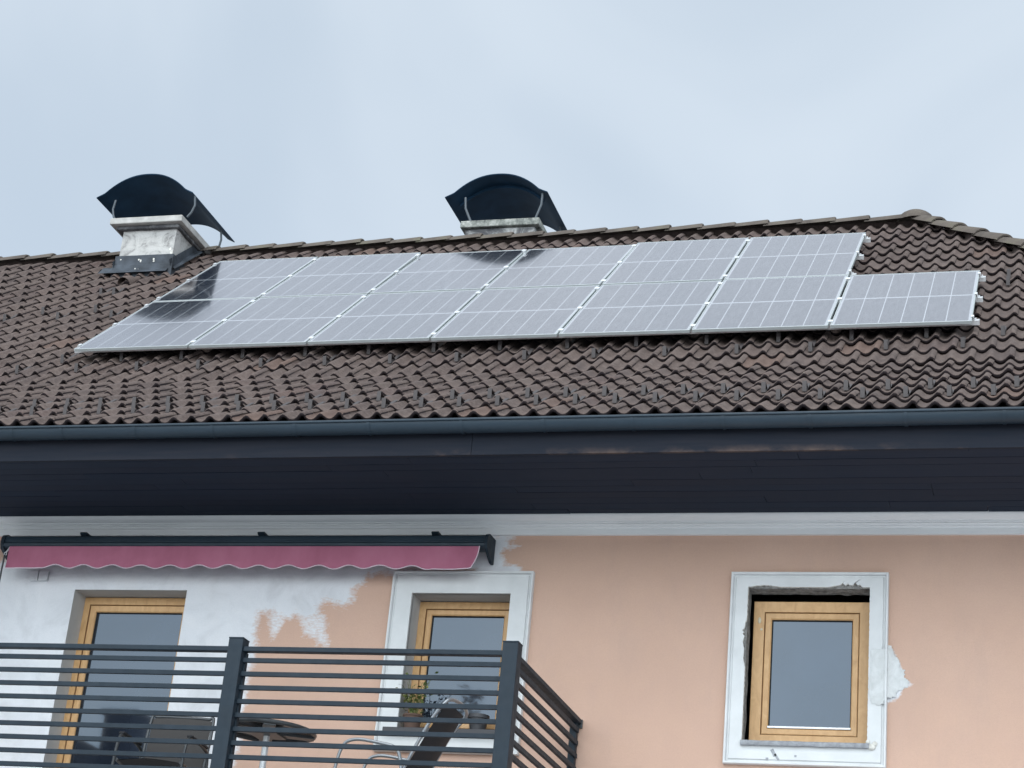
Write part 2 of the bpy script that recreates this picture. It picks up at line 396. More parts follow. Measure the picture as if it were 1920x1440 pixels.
def axis(lo, hi, step, extra, coarse):
    a = list(np.arange(lo, hi+1e-6, step)); a = [v for v in a if all(abs(v-e) > step*.3 for e in extra)]
    return sorted(set(a) | set(extra) | set(coarse))
xs = axis(-2.4, 6.3, .02, [v for o in OPEN for v in o[:2]], [WX0, -8, -5, WX1])
zs = axis(4.3, 6.55, .02, [v for o in OPEN for v in o[2:]], [0, 1.5, 3, 6.7])
vs = []; at_ = []; idx = {}
for i, x in enumerate(xs):
    for j, z in enumerate(zs):
        idx[i, j] = len(vs); vs.append((x, 0, z))
        w = 0
        if x < 3.4 or x > 5.2:
            wob = .035*nz1(x, z, 3, 5)+.03*nz1(x, z, 8, 14)+.02*nz1(x*.6, z*2, 5, 40)
            w = 0.
            for pi, P_ in enumerate(WHITE):
                sdv = poly_sd(x, z, P_)
                soft = .075 if pi in (0, 2, 3) else (.05 if pi == 1 else .024)
                if pi == 4: wv = sdv+wob*.45
                else: wv = sdv+wob
                val = .5+wv/soft*.5-(.35 if pi == 4 else 0)
                if pi in (2, 3): val = min(val, .62)
                w = max(w, min(1.2, max(-.2, val)))
        at_.append(w)
fs = []
for i in range(len(xs)-1):
    for j in range(len(zs)-1):
        cx, cz = (xs[i]+xs[i+1])/2, (zs[j]+zs[j+1])/2
        if any(o[0] < cx < o[1] and o[2] < cz < o[3] for o in OPEN): continue
        fs.append((idx[i, j], idx[i+1, j], idx[i+1, j+1], idx[i, j+1]))
base_n = len(vs)
# side and back walls
vs += [(WX0, 0, 0), (WX0, YB, 0), (WX0, YB, 6.7), (WX0, 0, 6.7), (WX1, 0, 0), (WX1, YB, 0), (WX1, YB, 6.7), (WX1, 0, 6.7)]; b0 = base_n
fs += [(b0+1, b0, b0+3, b0+2), (b0+4, b0+5, b0+6, b0+7), (b0+5, b0+1, b0+2, b0+6)]
at_ += [0]*8
me = bpy.data.meshes.new('wall'); me.from_pydata(vs, [], fs); me.materials.append(MATS['wall_paint'])
a_ = me.attributes.new('plaster', 'FLOAT', 'POINT'); a_.data.foreach_set('value', at_)
wall = bpy.data.objects.new('wall', me); COL.objects.link(wall); wall.parent = house

# --- reveals and dim rooms behind the openings (part of the wall's thickness)
for (x0, x1, z0, z1), dep in zip(OPEN[:2], (.26, .26)):
    rv = MB()
    rv.add([(x0, 0, z0), (x0, dep, z0), (x0, dep, z1), (x0, 0, z1)], [(0, 1, 2, 3)])
    rv.add([(x1, 0, z0), (x1, dep, z0), (x1, dep, z1), (x1, 0, z1)], [(3, 2, 1, 0)])
    rv.add([(x0, 0, z1), (x0, dep, z1), (x1, dep, z1), (x1, 0, z1)], [(0, 1, 2, 3)])
    rv.build('reveal', 'reveal_paint', house, recalc=False)

def jag(a0, a1, n, fn):
    return [(a0+(a1-a0)*i/n, fn(a0+(a1-a0)*i/n)) for i in range(n+1)]
# rough jambs and lintel of the right window
rv = MB(); x0, x1, z0, z1 = OPEN[2]; dep = .15
def rough_face(fn, nu, nv):
    rv.grid([[fn(i/nu, j/nv) for j in range(nv+1)] for i in range(nu+1)])
rough_face(lambda u, v: (x0+.006*nz1(u*9, v*4, 1)-.004, v*dep, z0+(z1-z0)*u), 60, 8)
rough_face(lambda u, v: (x1+.006*nz1(u*9, v*4, 2)+.004, v*dep, z0+(z1-z0)*u), 60, 8)
rough_face(lambda u, v: (x0-.004+(x1-x0+.008)*u, v*dep, z1+.010*nz1(u*12, v*5, 3)-.004*v), 60, 8)
rv.build('broken_reveal', 'broken_mortar', house, smooth=50, recalc=False)
# dark cavity behind that frame
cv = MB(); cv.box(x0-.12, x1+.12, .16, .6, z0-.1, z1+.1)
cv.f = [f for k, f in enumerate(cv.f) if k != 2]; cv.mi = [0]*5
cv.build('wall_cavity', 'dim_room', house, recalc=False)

# --- cornice under the eaves
prof = [(0, 6.424), (-.030, 6.424), (-.030, 6.474), (-.040, 6.478), (-.044, 6.484), (-.044, 6.492), (-.052, 6.496), (-.056, 6.503), (-.052, 6.510), (-.064, 6.514), (-.064, 6.522), (-.074, 6.526), (-.090, 6.532), (-.108, 6.543), (-.120, 6.558), (-.120, 6.580), (0, 6.580)]
MB().prism([(y, z) for y, z in prof], 0, WX0, WX1).build('cornice', 'cornice_stucco', house, smooth=35)

# --- boarded soffit, fascia
so_ = MB(); y = -.10; k = 0
while y > -1.40:
    y2 = max(y-.125, -1.412); xx = WX0-1.5
    while xx < WX1+1.4:
        L_ = random.uniform(2.4, 4.2); x2 = min(xx+L_, WX1+1.45)
        so_.box(xx+.002, x2-.002, y2+.004, y, 6.564+random.uniform(0, .003), 6.582); xx = x2
    y = y2; k += 1
so_.build('soffit', 'soffit_boards', house)
fa = MB(); xx = WX0-1.5
while xx < WX1+1.45:
    x2 = min(xx+random.uniform(3, 4.5), WX1+1.46); fa.box(xx+.001, x2-.001, -1.440, -1.414, 6.548, 6.80); xx = x2
fa.build('fascia', 'fascia_board', house, bevel=.003)
# side/back eaves closing boards
ob_ = MB(); ob_.box(WX0-1.45, WX1+1.45, YB+.02, YB+1.45, 6.566, 6.58); ob_.box(WX1+.02, WX1+1.45, 0, YB, 6.567, 6.58); ob_.box(WX0-1.45, WX0-.02, 0, YB, 6.567, 6.58)
ob_.build('side_soffit', 'soffit_boards', house)

# --- half-round gutter with beaded lip and soldered joints
gt = MB(); cy, cz, r0 = -1.508, 6.768, .072
def gut_ring(rr): return [(cy+rr*math.cos(a), cz+rr*math.sin(a)) for a in [R(180+180*i/14) for i in range(15)]]
gx = [WX0-1.52]+[round(v, 3) for v in np.arange(-11, WX1+1.5, 1.0)]+[WX1+1.52]
gt.grid([[(x, y+.0025*nz1(x, 0, 1, .8), z+.004*nz1(x, 0, 4, .5)) for (y, z) in gut_ring(r0)] for x in gx])
gt.grid([[(x, y+.0025*nz1(x, 0, 1, .8), z+.004*nz1(x, 0, 4, .5)) for (y, z) in gut_ring(r0-.004)] for x in gx])
gt.tube([(x, cy-r0-.004+.0025*nz1(x, 0, 1, .8), cz+.004+.004*nz1(x, 0, 4, .5)) for x in gx], .0105, 8)
for x in (-3.4, -2.2, -1.08, -.652, -.031, .615, 1.284, 1.869, 2.583, 3.2, 3.85, 4.5, 5.1, 5.75, 6.4, 7.2, 8.4):
    w = .012
    gt.grid([[(xx, y+.0025*nz1(x, 0, 1, .8), z+.004*nz1(x, 0, 4, .5)) for (y, z) in gut_ring(r0+.005)] for xx in (x-w, x+w)])
gt.build('gutter', 'gutter_metal', house, smooth=45, recalc=False)

# --- roof: deck, tiles, ridge
dk_ = MB()
def ring(y, z, dz):
    e = YR-y; return [(XLR-e, y, z-dz), (XA+e, y, z-dz), (XA+e, 2*YR-y, z-dz), (XLR-e, 2*YR-y, z-dz)]
rE, rK = ring(E_.y+.01, E_.z, .115), ring(K.y, K.z, .115)
ra = [(XLR, YR, ZR-.10), (XA, YR, ZR-.10)]
dk_.add(rE+rK+ra, [(0, 1, 5, 4), (1, 2, 6, 5), (2, 3, 7, 6), (3, 0, 4, 7), (4, 5, 9, 8), (5, 6, 9), (6, 7, 8, 9), (7, 4, 8)])
roof = dk_.build('roof', 'roof_felt', house, recalc=False)

LAM = .15; PH = .0883
def wave(x):
    a = 2*np.pi*(x-PH)/LAM
    return .0215*(np.cos(a)+.12*np.cos(2*a)) - .0215*1.12
tv, tf, tmi = [], [], []
def tile_rows():
    rows = [(E_+dl*(G*m_), dl, nl) for m_ in range(6)] + [(K+d*(G*j), d, n_) for j in range(16)]
    for ri, (P0, dv, nv) in enumerate(rows):
        off = PH-.020 + (LAM if ri % 2 else 0)      # side lap just right of a crest, staggered row by row
        k0 = math.floor((-13.5-off)/.3); k1 = math.ceil((11.2-off)/.3)
        vlast = ri == len(rows)-1
        prof_v = [(.030, -.042), (0.006, -.031), (0.001, -.020), (0, -.0065), (.005, -.0015), (.018, 0.), (G*.5, -.015), (G+.045 if not vlast else G*1.0, -.038)]
        for kk in range(k0, k1):
            xa = off+kk*.3+.040; xb = xa+.312
            ymid = P0.y+.5*G*dv.y
            hx = hip_x(P0.y)+.05; hl = XLR-(YR-P0.y)-.05
            if xa > hx or xb < hl: continue
            xx = np.linspace(xa, xb, 18); jz = random.uniform(-.0018, .0018); rz = random.uniform(-.004, .004); jv = random.uniform(-.002, .002); tw = random.uniform(-.002, .002)
            hh = wave(xx); o = len(tv); ncol = len(xx); nr = len(prof_v)
            tl = (xx-xa)/.312*.007+np.where(xx > xb-.055, .005, 0)                    # right edge laps over the neighbour
            for (v, h) in prof_v:
                P = P0+dv*(v+jv)
                lim = hip_x(P.y)+.02 if P.y < YR else XA
                for c in range(ncol):
                    e = nv*(hh[c]+h+jz+tl[c]+tw*(xx[c]-xa)/.3)+dv*(rz*(xx[c]-xa-.15))
                    xq = max(min(xx[c], lim), XLR-(YR-P.y))
                    tv.append((xq, P.y+e.y, P.z+e.z))
            for a in range(nr-1):
                for c in range(ncol-1):
                    i0 = o+a*ncol+c
                    if tv[i0+1][0]-tv[i0][0] < 1e-5 and tv[i0+ncol+1][0]-tv[i0+ncol][0] < 1e-5: continue
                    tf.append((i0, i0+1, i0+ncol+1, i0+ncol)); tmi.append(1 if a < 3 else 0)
            # thickness of the exposed right edge
            for a in range(nr-2):
                i0 = o+a*ncol+ncol-1; i1 = i0+ncol
                p, q_ = Vector(tv[i0]), Vector(tv[i1]); j = len(tv)
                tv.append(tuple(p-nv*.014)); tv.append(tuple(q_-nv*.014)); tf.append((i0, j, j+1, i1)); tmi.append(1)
tile_rows()
me = bpy.data.meshes.new('roof_tiles'); me.from_pydata(tv, [], tf); me.materials.append(MATS['tile_concrete']); me.materials.append(MATS['tile_edge_shade'])
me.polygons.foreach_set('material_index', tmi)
me.polygons.foreach_set('use_smooth', [True]*len(me.polygons)); me.set_sharp_from_angle(angle=R(52))
tiles = bpy.data.objects.new('tile_covering', me); COL.objects.link(tiles); tiles.parent = roof
# plain tile sheets on the three unseen slopes
bk = MB()
rE2, rK2 = ring(E_.y, E_.z, .03), ring(K.y, K.z, .03); ra2 = [(XLR, YR, ZR-.03), (XA, YR, ZR-.03)]
bk.add(rE2+rK2+ra2, [(1, 2, 6, 5), (2, 3, 7, 6), (3, 0, 4, 7), (5, 6, 9), (6, 7, 8, 9), (7, 4, 8)])
bk.build('rear_slope', 'tile_concrete', roof, recalc=False)

def cap_piece(mb, A, B, up, w0, w1, h0, h1, lift0, lift1, thick=.016, ang=True):
    """one ridge cap from A (narrow) to B (wide, overlapping) ; trapezoid-arch section"""
    A, B = Vector(A), Vector(B); t = (B-A).normalized(); side = t.cross(up).normalized(); up2 = side.cross(t).normalized()
    shp = [(-1, 0), (-.86, .42), (-.55, .80), (-.22, .97), (0, 1), (.22, .97), (.55, .80), (.86, .42), (1, 0)]
    rings = []
    for (P, w, h, lf) in ((A, w0, h0, lift0), (A.lerp(B, .5), (w0+w1)/2, (h0+h1)/2, (lift0+lift1)/2), (B-t*.012, w1, h1, lift1), (B, w1-.006, h1-.005, lift1)):
        rings.append([P+side*(a*w)+up2*(b*h+lf) for a, b in shp])
    mb.grid(rings)
    P, w, h, lf = B, w1-.006, h1-.005, lift1
    inner = [P+side*(a*(w-thick))+up2*(b*(h-thick)+lf) for a, b in shp]
    mb.grid([rings[-1], inner])
    deep = [p-t*.10 for p in inner]; mb.grid([inner, deep])
rc = MB(); x = XA-.12; step = .345
while x > XLR:
    z = ZR-.062+.006*nz1(x, 0, 2, 1.3)+random.uniform(-.004, .004)
    cap_piece(rc, (x-step-.05, YR+random.uniform(-.008, .008), z), (x, YR+random.uniform(-.006, .006), z), PEZ, .105, .120, .078, .090, 0, .018)
    x -= step
rc.build('ridge_capping', 'ridge_concrete', roof, smooth=40, recalc=False)
hc = MB()
def hip_pt(e):                           # e = horizontal distance from apex in y
    y = YR-e
    z = ZR-e*math.tan(TH) if y > K.y else K.z-(K.y-y)*math.tan(Q)
    return Vector((XA+e, y, z))
e = 5.36
prev = None
while e > .0:
    e2 = max(e-.222, -.02); A = hip_pt(e); Bp = hip_pt(max(e2, 0.))
    # pieces climb the hip; each upper piece laps over the lower one, wide end downhill
    cap_piece(hc, Bp+(Bp-A).normalized()*.05, A, PEZ, .105, .125, .070, .088, -.03, -.012+random.uniform(-.003, .003))
    e -= .222
hc.build('hip_capping', 'ridge_concrete', roof, smooth=40, recalc=False)
ac = MB()
pts = []
for i in range(7):
    a = R(90*i/6)
    pts.append([(XA-.01+.185*math.sin(a)*math.cos(b)*1.05, YR+.16*math.sin(a)*math.sin(b), ZR-.030+.125*math.cos(a)-.02*math.sin(a)) for b in [2*math.pi*j/18 for j in range(19)]])
ac.grid(pts); ac.build('apex_cap', 'ridge_concrete', roof, smooth=60, recalc=False)

# --- snow guards
def guard_mesh():
    g = MB(); w = .016                       # local: x across, y up the slope, z off the tile
    def strip(p, q, th=.003):
        p, q = Vector((0, *p)), Vector((0, *q)); t = (q-p).normalized(); nn = Vector((0, -t.z, t.y))
        vs = [p+PEX*s_*w+nn*k_ for k_ in (0, th) for s_ in (-1, 1)]+[q+PEX*s_*w+nn*k_ for k_ in (0, th) for s_ in (-1, 1)]
        g.add(vs, [(0, 1, 3, 2), (4, 6, 7, 5), (0, 4, 5, 1), (2, 3, 7, 6), (0, 2, 6, 4), (1, 5, 7, 3)])
    strip((0, .004), (.30, .004)); strip((.0, .006), (.040, .074)); strip((.040, .074), (.115, .008))
    vs = [(-w-.001, 0, .003), (-w-.001, 0, .003)]
    g.box(-.003, .003, .005, .10, .004, .02)
    return g
gm = None
def place_guard(x, P, dv, nv, ang):
    global gm
    if gm is None:
        o = guard_mesh().build('snow_guard', 'guard_metal', roof); gm = o
    else:
        o = gm.copy(); COL.objects.link(o); o.parent = roof
    o.location = P+Vector((x, 0, 0))+nv*(-.041); o.rotation_euler = (ang+random.uniform(-.03, .03), 0, random.uniform(-.04, .04))
k = 0
for i in range(-15, 12):
    x = 3.1633+.3*i
    place_guard(x, E_+dl*(2*G+.045), dl, nl, Q); place_guard(x-.15, E_+dl*(G+.045), dl, nl, Q)
for i in range(0, 15):
    place_guard(6.0133-.6*i, K+d*(G+.06), d, n_, TH)
for i in range(-1, 14):
    place_guard(5.7133-.6*i, K+d*(2*G+.06), d, n_, TH)
for x in (-4.7867, -4.1867, -3.5867, -2.9867, -2.3867, 6.3133): place_guard(x, K+d*(7*G+.12), d, n_, TH)
for x in (-4.4867, -3.8867, -3.2867, -2.6867, 6.3133): place_guard(x, K+d*(8*G+.06), d, n_, TH)
for x in (-2.9867, -2.8367): place_guard(x, K+d*(10*G+.16), d, n_, TH)
# vent tile below the left chimney
vt = MB(); P = K+d*(11.55*G)
pts = []
for i in range(9):
    a = R(180*i/8); ro = []
    for j, (v, rr) in enumerate(((0, 1.), (.06, 1.), (.16, .75), (.26, .1))):
        q_ = P+d*(v+.12)+n_*(-.035+.085*math.sin(a)*rr)+Vector((-2.93+.075*math.cos(a)*(1 if j < 2 else .9), 0, 0)); ro.append(tuple(q_))
    pts.append(ro)
vt.grid(pts); vt.build('vent_tile', 'tile_concrete', roof, smooth=50, recalc=False)

# ------------------------------------------------------------------ chimneys (parts of the house)
def arch_hood(mb, xL, xR, y0, y1, zt, zp, th=.012, flare=.10, skew=0.):
    nA = 22; xm = (xL+xR)/2+skew; half = (xR-xL)/2
    prof_ = [(xL, zt-.004), (xL+flare*.55, zt+.028)]
    x1, x2 = xL+flare*.8, xR-flare*.8
    ze = zt+.045
    for i in range(nA+1):
        t = -1+2*i/nA; x = (x1+x2)/2+t*(x2-x1)/2
        prof_.append((x, ze+(zp-ze)*(1-abs(t)**2.25)))
    prof_ += [(xR-flare*.55, zt+.028), (xR, zt-.004)]
    inner = [(x, z-th) for x, z in prof_]
    ys = [y0, y0+.012, (y0+y1)/2, y1-.012, y1]
    mb.grid([[(x, y, z) for x, z in prof_] for y in ys]); mb.grid([[(x, y, z) for x, z in inner] for y in ys])
    for y in (y0, y1): mb.grid([[(x, y, z) for x, z in prof_], [(x, y, z) for x, z in inner]])
    for k in (0, -1): mb.grid([[(prof_[k][0], y, prof_[k][1]) for y in ys], [(inner[k][0], y, inner[k][1]) for y in ys]])
    return prof_
def arch_stiffener(mb, prof_, y, depth=.03):
    pr = [(x, z-.014) for x, z in prof_[2:-2]]; lo = [(x, z-.014-depth) for x, z in prof_[2:-2]]
    mb.grid([[(x, y, z) for x, z in pr], [(x, y, z) for x, z in lo], [(x, y+.006, z) for x, z in lo], [(x, y+.006, z) for x, z in pr]])

# left chimney
bx0, bx1, by0, by1 = -3.245, -2.600, 3.215, 3.905
ch = MB()
def rough_box(mb, x0, x1, y0, y1, z0, z1, amp, sd, n=14):
    for (ax, a, lo1, hi1) in ((1, y0, x0, x1), (1, y1, x0, x1), (0, x0, y0, y1), (0, x1, y0, y1)):
        g_ = []
        for i in range(n+1):
            row = []
            for j in range(n+1):
                u = lo1+(hi1-lo1)*i/n; z = z0+(z1-z0)*j/n
                dd = amp*(nz1(u*7, z*7, sd+a)+.5*nz1(u*19, z*19, sd-a)) if 0 < i < n else 0
                row.append((u, a+dd, z) if ax == 1 else (a+dd, u, z))
            g_.append(row)
        mb.grid(g_)
rough_box(ch, bx0, bx1, by0, by1, 10.3, 11.145, .010, 1)
chim = ch.build('chimney', 'chimney_plaster', house, smooth=40)
cp = MB(); cp.box(-3.375, -2.501, 3.10, 4.02, 11.142, 11.217)
o = cp.build('chimney_cap', 'cap_concrete', chim, bevel=.008)
MB().box(-3.315, -2.555, 3.16, 3.96, 11.10, 11.141).build('cap_underside', 'chimney_soot', chim, bevel=.012)
hd = MB(); pr1 = arch_hood(hd, -3.585, -2.415, 3.08, 4.27, 11.485, 11.745, flare=.12, skew=0)
o = hd.build('chimney_hood', 'hood_metal', chim, smooth=40)
for (xb, xt, yy) in ((-2.47, -2.40, 3.16), (-3.34, -3.40, 3.16), (-2.47, -2.44, 3.98), (-3.34, -3.40, 3.98)):
    pts = [(xb, yy, 11.215), (xb+.6*(xt-xb), yy, 11.27), (xt, yy, 11.36), (xt+(-.02 if xt > xb else .015), yy+.0, 11.475)]
    MB().tube(pts, .0125, 8).build('hood_leg', 'grey_steel', chim, smooth=60)
# stepped lead flashing
fl = MB()
fl.box(bx0-.030, bx1+.030, by0-.030, by1, 10.42, 10.785)
fl.box(bx0-.040, bx1+.040, by0-.042, by1, 10.42, 10.665)
P = K+d*4.02
fl.add([tuple(K+d*s_+n_*(.03+h)+Vector((x, 0, 0))) for (s_, h) in ((4.045, -.012), (4.20, .01)) for x in (bx0-.17, bx1+.0)], [(0, 1, 3, 2)])
for xs_, sgn in ((bx0-.02, -1), (bx1+.02, 1)):
    fl.add([tuple(K+d*s_+n_*h+Vector((x, 0, 0))) for (s_) in (4.14, 4.95) for (x, h) in ((xs_+sgn*.05, .012), (xs_+sgn*.035, .03), (xs_, .03), (xs_, .12))], [(0, 1, 5, 4), (1, 2, 6, 5), (2, 3, 7, 6)])
fl.build('chimney_flashing', 'lead_flashing', chim, bevel=.006, recalc=False)
# mortar smears and torn bits on the flashing
sm = MB()
for (x, z, r_) in ((-3.20, 10.735, .02), (-2.98, 10.725, .018), (-2.955, 10.71, .022), (-2.80, 10.725, .03), (-2.795, 10.70, .02), (-2.96, 10.60, .018), (-3.0, 10.61, .014), (-2.62, 10.84, .035), (-2.60, 10.80, .03)):
    sm.sphere((x, by0-.033 if z > 10.67 else by0-.043, z), r_*.6, 7, 5, (random.uniform(.5, 1), .12, random.uniform(.7, 1.5)))
sm.build('mortar_smear', 'raw_plaster', chim, smooth=60)

# right chimney, behind the ridge
ch = MB(); rough_box(ch, .53, 1.20, 4.10, 4.75, 10.7, 11.36, .012, 5)
chim2 = ch.build('chimney', 'chimney_plaster', house, smooth=40)
cp = MB(); cp.box(.405, 1.305, 3.99, 4.86, 11.372, 11.455); cp.build('chimney_cap', 'cap_concrete_mossy', chim2, bevel=.010)
MB().box(.455, 1.255, 4.03, 4.82, 11.20, 11.371).build('cap_underside', 'chimney_soot', chim2, bevel=.02)
hd = MB(); pr2 = arch_hood(hd, .195, 1.372, 3.98, 5.12, 11.765, 12.02, flare=.13); arch_stiffener(hd, pr2, 4.22, .035)
hd.build('chimney_hood', 'hood_metal', chim2, smooth=40)
for (xb, xt, yy) in ((1.245, 1.325, 4.03), (.515, .40, 4.03), (1.245, 1.325, 4.82), (.515, .40, 4.82)):
    MB().tube([(xb, yy, 11.45), ((xb*.3+xt*.7), yy, 11.63), (xt-.02*(1 if xt > xb else -1), yy, 11.765)], .0135, 8).build('hood_leg', 'grey_steel', chim2, smooth=60)

# ------------------------------------------------------------------ windows and balcony door
def mitred(mb, x0, x1, z0, z1, prof_):
    """frame of a profile swept round the rectangle; prof_: (inset from the rectangle, y)"""
    rings = []
    for (i, y) in prof_:
        rings.append([(x0+i, y, z0+i), (x1-i, y, z0+i), (x1-i, y, z1-i), (x0+i, y, z1-i)])
    n = len(rings)
    for a in range(n-1):
        vs = rings[a]+rings[a+1]
        mb.add(vs, [(k, (k+1) % 4, 4+(k+1) % 4, 4+k) for k in range(4)])
def window(name, x0, x1, z0, z1, y, label=None, fw=.058, bottom=.058, sw=.045):
    """timber window seen from outside; front of the outer frame at y"""
    w = MB(); mitred(w, x0, x1, z0, z1, [(0, y+.06), (0, y+.004), (.004, y), (fw, y), (fw, y+.006)])
    root = w.build(name, 'window_wood', house, smooth=30, recalc=False)
    g_ = MB(); mitred(g_, x0+fw, x1-fw, z0+fw, z1-fw, [(0, y+.030), (0, y+.004), (.002, y+.003), (.006, y+.008), (.007, y+.02)])
    g_.build('frame_rebate', 'wood_shadow_gap', root, recalc=False)
    s_ = MB(); a = fw+.007; mitred(s_, x0+a, x1-a, z0+a, z1-a, [(0, y+.05), (0, y+.012), (.004, y+.008), (sw-.008, y+.008), (sw, y+.016), (sw, y+.05)])
    s_.build('sash', 'window_wood', root, smooth=30, recalc=False)
    b = a+sw
    p = MB(); p.add([(x0+b-.01, y+.042, z0+b-.01), (x1-b+.01, y+.042, z0+b-.01), (x1-b+.01, y+.042, z1-b+.01), (x0+b-.01, y+.042, z1-b+.01)], [(0, 1, 2, 3)])
    p.build('pane', 'window_glass', root, recalc=False)
    sp = MB(); mitred(sp, x0+b, x1-b, z0+b, z1-b, [(0, y+.028), (.008, y+.040), (.008, y+.0415)]); sp.build('glazing_seal', 'black_gasket', root, recalc=False)
    al = MB(); al.box(x0+b-.004, x1-b+.004, y-.002, y+.03, z0+b-.002, z0+b+.014); al.build('drip_bar', 'alu_bar', root, bevel=.003)
    if label: root['label'] = label
    return root
door = window('balcony_door', -1.196, -.155, 3.84, 5.955, .20, 'timber framed glass door onto the balcony under the awning', fw=.062, sw=.055)
win1 = window('window', 1.792, 2.612, 4.86, 5.938, .19, 'small timber window with intact white surround above the balcony railing')
win2 = window('window', 4.484, 5.362, 4.845, 5.949, .15, 'timber window in a freshly broken-out opening', fw=.082, sw=.048)
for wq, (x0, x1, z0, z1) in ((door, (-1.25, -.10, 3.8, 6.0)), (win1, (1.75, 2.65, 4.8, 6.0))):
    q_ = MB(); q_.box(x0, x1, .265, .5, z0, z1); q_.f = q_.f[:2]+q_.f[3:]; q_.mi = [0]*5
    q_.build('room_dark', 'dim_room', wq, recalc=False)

def surround(parent, X0, X1, Z0, Z1, oi, jagged, thick=.030):
    """raised stucco surround: outer bead, groove, flat band to the opening oi"""
    mb = MB()
    mitred(mb, X0, X1, Z0, Z1, [(0, 0.), (.001, -thick-.012), (.004, -thick-.017), (.014, -thick-.017), (.019, -thick-.011), (.023, -thick+.010), (.034, -thick+.011), (.040, -thick)])
    ix0, ix1, iz0, iz1 = oi; a = .040
    o4 = [(X0+a, Z0+a), (X1-a, Z0+a), (X1-a, Z1-a), (X0+a, Z1-a)]; i4 = [(ix0, iz0), (ix1, iz0), (ix1, iz1), (ix0, iz1)]
    rag = MB()
    for k in range(4):
        n = 90 if jagged else 1
        o0, o1, i0, i1 = o4[k], o4[(k+1) % 4], i4[k], i4[(k+1) % 4]
        ro, ri, rb = [], [], []
        for t in range(n+1):
            f = t/n; po = (o0[0]+(o1[0]-o0[0])*f, o0[1]+(o1[1]-o0[1])*f); pi = [i0[0]+(i1[0]-i0[0])*f, i0[1]+(i1[1]-i0[1])*f]
            if jagged and 0 < t < n:
                c = .0035*nz1(f*60, k, 2)
                if k == 2:          # top edge (runs right to left): chips near both ends
                    for (c0, wd, am) in ((.20, .13, .034), (.86, .12, .022), (.10, .04, .022)):
                        if abs(f-c0) < wd: c += am*(.45+.9*abs(nz1(f*70, 7)))*(1-(abs(f-c0)/wd)**2)
                    pi[1] += c
                elif k == 3:        # left edge (runs top to bottom)
                    for (c0, wd, am) in ((.36, .10, .030), (.27, .05, .022), (.47, .05, .020)):
                        if abs(f-c0) < wd: c += am*(.5+.9*abs(nz1(f*50, 9)))*(1-(abs(f-c0)/wd)**2)
                    pi[0] -= c
                elif k == 1: pi[0] += c+.003*abs(nz1(f*30, 3))
                else: pi[1] -= 0
            ro.append((po[0], -thick, po[1])); ri.append((pi[0], -thick, pi[1])); rb.append((pi[0], 0.012, pi[1]))
        mb.grid([ro, ri]); (rag if jagged else mb).grid([ri, rb])
    s_ = mb.build('surround', 'trim_stucco', parent, smooth=30, recalc=False)
    if jagged: rag.build('broken_edge', 'raw_plaster', parent, smooth=50, recalc=False)
    return s_
surround(win1, 1.625, 2.782, 4.68, 6.123, (1.796, 2.607, 4.842, 5.943), False)
surround(win2, 4.332, 5.505, 4.667, 6.123, (4.463, 5.368, 4.835, 6.008), True)
# wall render behind jagged chips is covered by a mortar backing
bkm = MB(); bkm.grid([[(4.44+.945*i/30, -.004+.004*nz1(i*.7, j*.5, 3), 6.003+.035*j/4) for j in range(5)] for i in range(31)]); bkm.grid([[(4.464-.035*j/4, -.004+.004*nz1(i*.7, j*.5, 3), 5.0+.95*i/30) for j in range(5)] for i in range(31)])
bkm.build('mortar_backing', 'broken_mortar', win2, recalc=False)
# fresh plaster patch bridging the surround and the wall
pp = MB(); pts = []
nx, nzv = 60, 60; X0, X1, Z0, Z1 = 5.345, 5.76, 5.05, 5.66
PATCH = [(5.362, 5.545), (5.40, 5.56), (5.47, 5.555), (5.51, 5.60), (5.545, 5.57), (5.56, 5.52), (5.60, 5.475), (5.615, 5.42), (5.64, 5.40), (5.645, 5.34), (5.67, 5.325), (5.70, 5.335), (5.71, 5.30), (5.665, 5.285), (5.66, 5.245), (5.60, 5.23), (5.58, 5.19), (5.52, 5.165), (5.505, 5.12), (5.44, 5.10), (5.38, 5.125), (5.362, 5.20)]
def tr_h(x):
    if x < 5.465: return .030
    if x < 5.505: return .041
    return .0
grid_ = {}
for i in range(nx+1):
    for j in range(nzv+1):
        x, z = X0+(X1-X0)*i/nx, Z0+(Z1-Z0)*j/nzv
        sd_ = poly_sd(x, z, PATCH)-.012+.012*nz1(x*30, z*30, 4)+.008*nz1(x*80, z*80, 6)
        hh_ = sum(tr_h(x+q_*.006) for q_ in range(-3, 4))/7
        if x > 5.505: hh_ = max(hh_, .034*math.exp(-((x-5.505)/.03)))
        grid_[i, j] = (x, -(hh_+.002+min(.007, max(0, sd_)*.25)+.0016*nz1(x*25, z*25, 8)), z, sd_)
vs_, fs_ = [], []
ids = {}
for (i, j), (x, y, z, s_) in grid_.items(): ids[i, j] = len(vs_); vs_.append((x, y, z))
for i in range(nx):
    for j in range(nzv):
        if all(grid_[a, b][3] > 0 for a, b in ((i, j), (i+1, j), (i+1, j+1), (i, j+1))): fs_.append((ids[i, j], ids[i+1, j], ids[i+1, j+1], ids[i, j+1]))
pp.add(vs_, fs_); pp.build('plaster_patch', 'plaster_patch', win2, smooth=60, recalc=False)
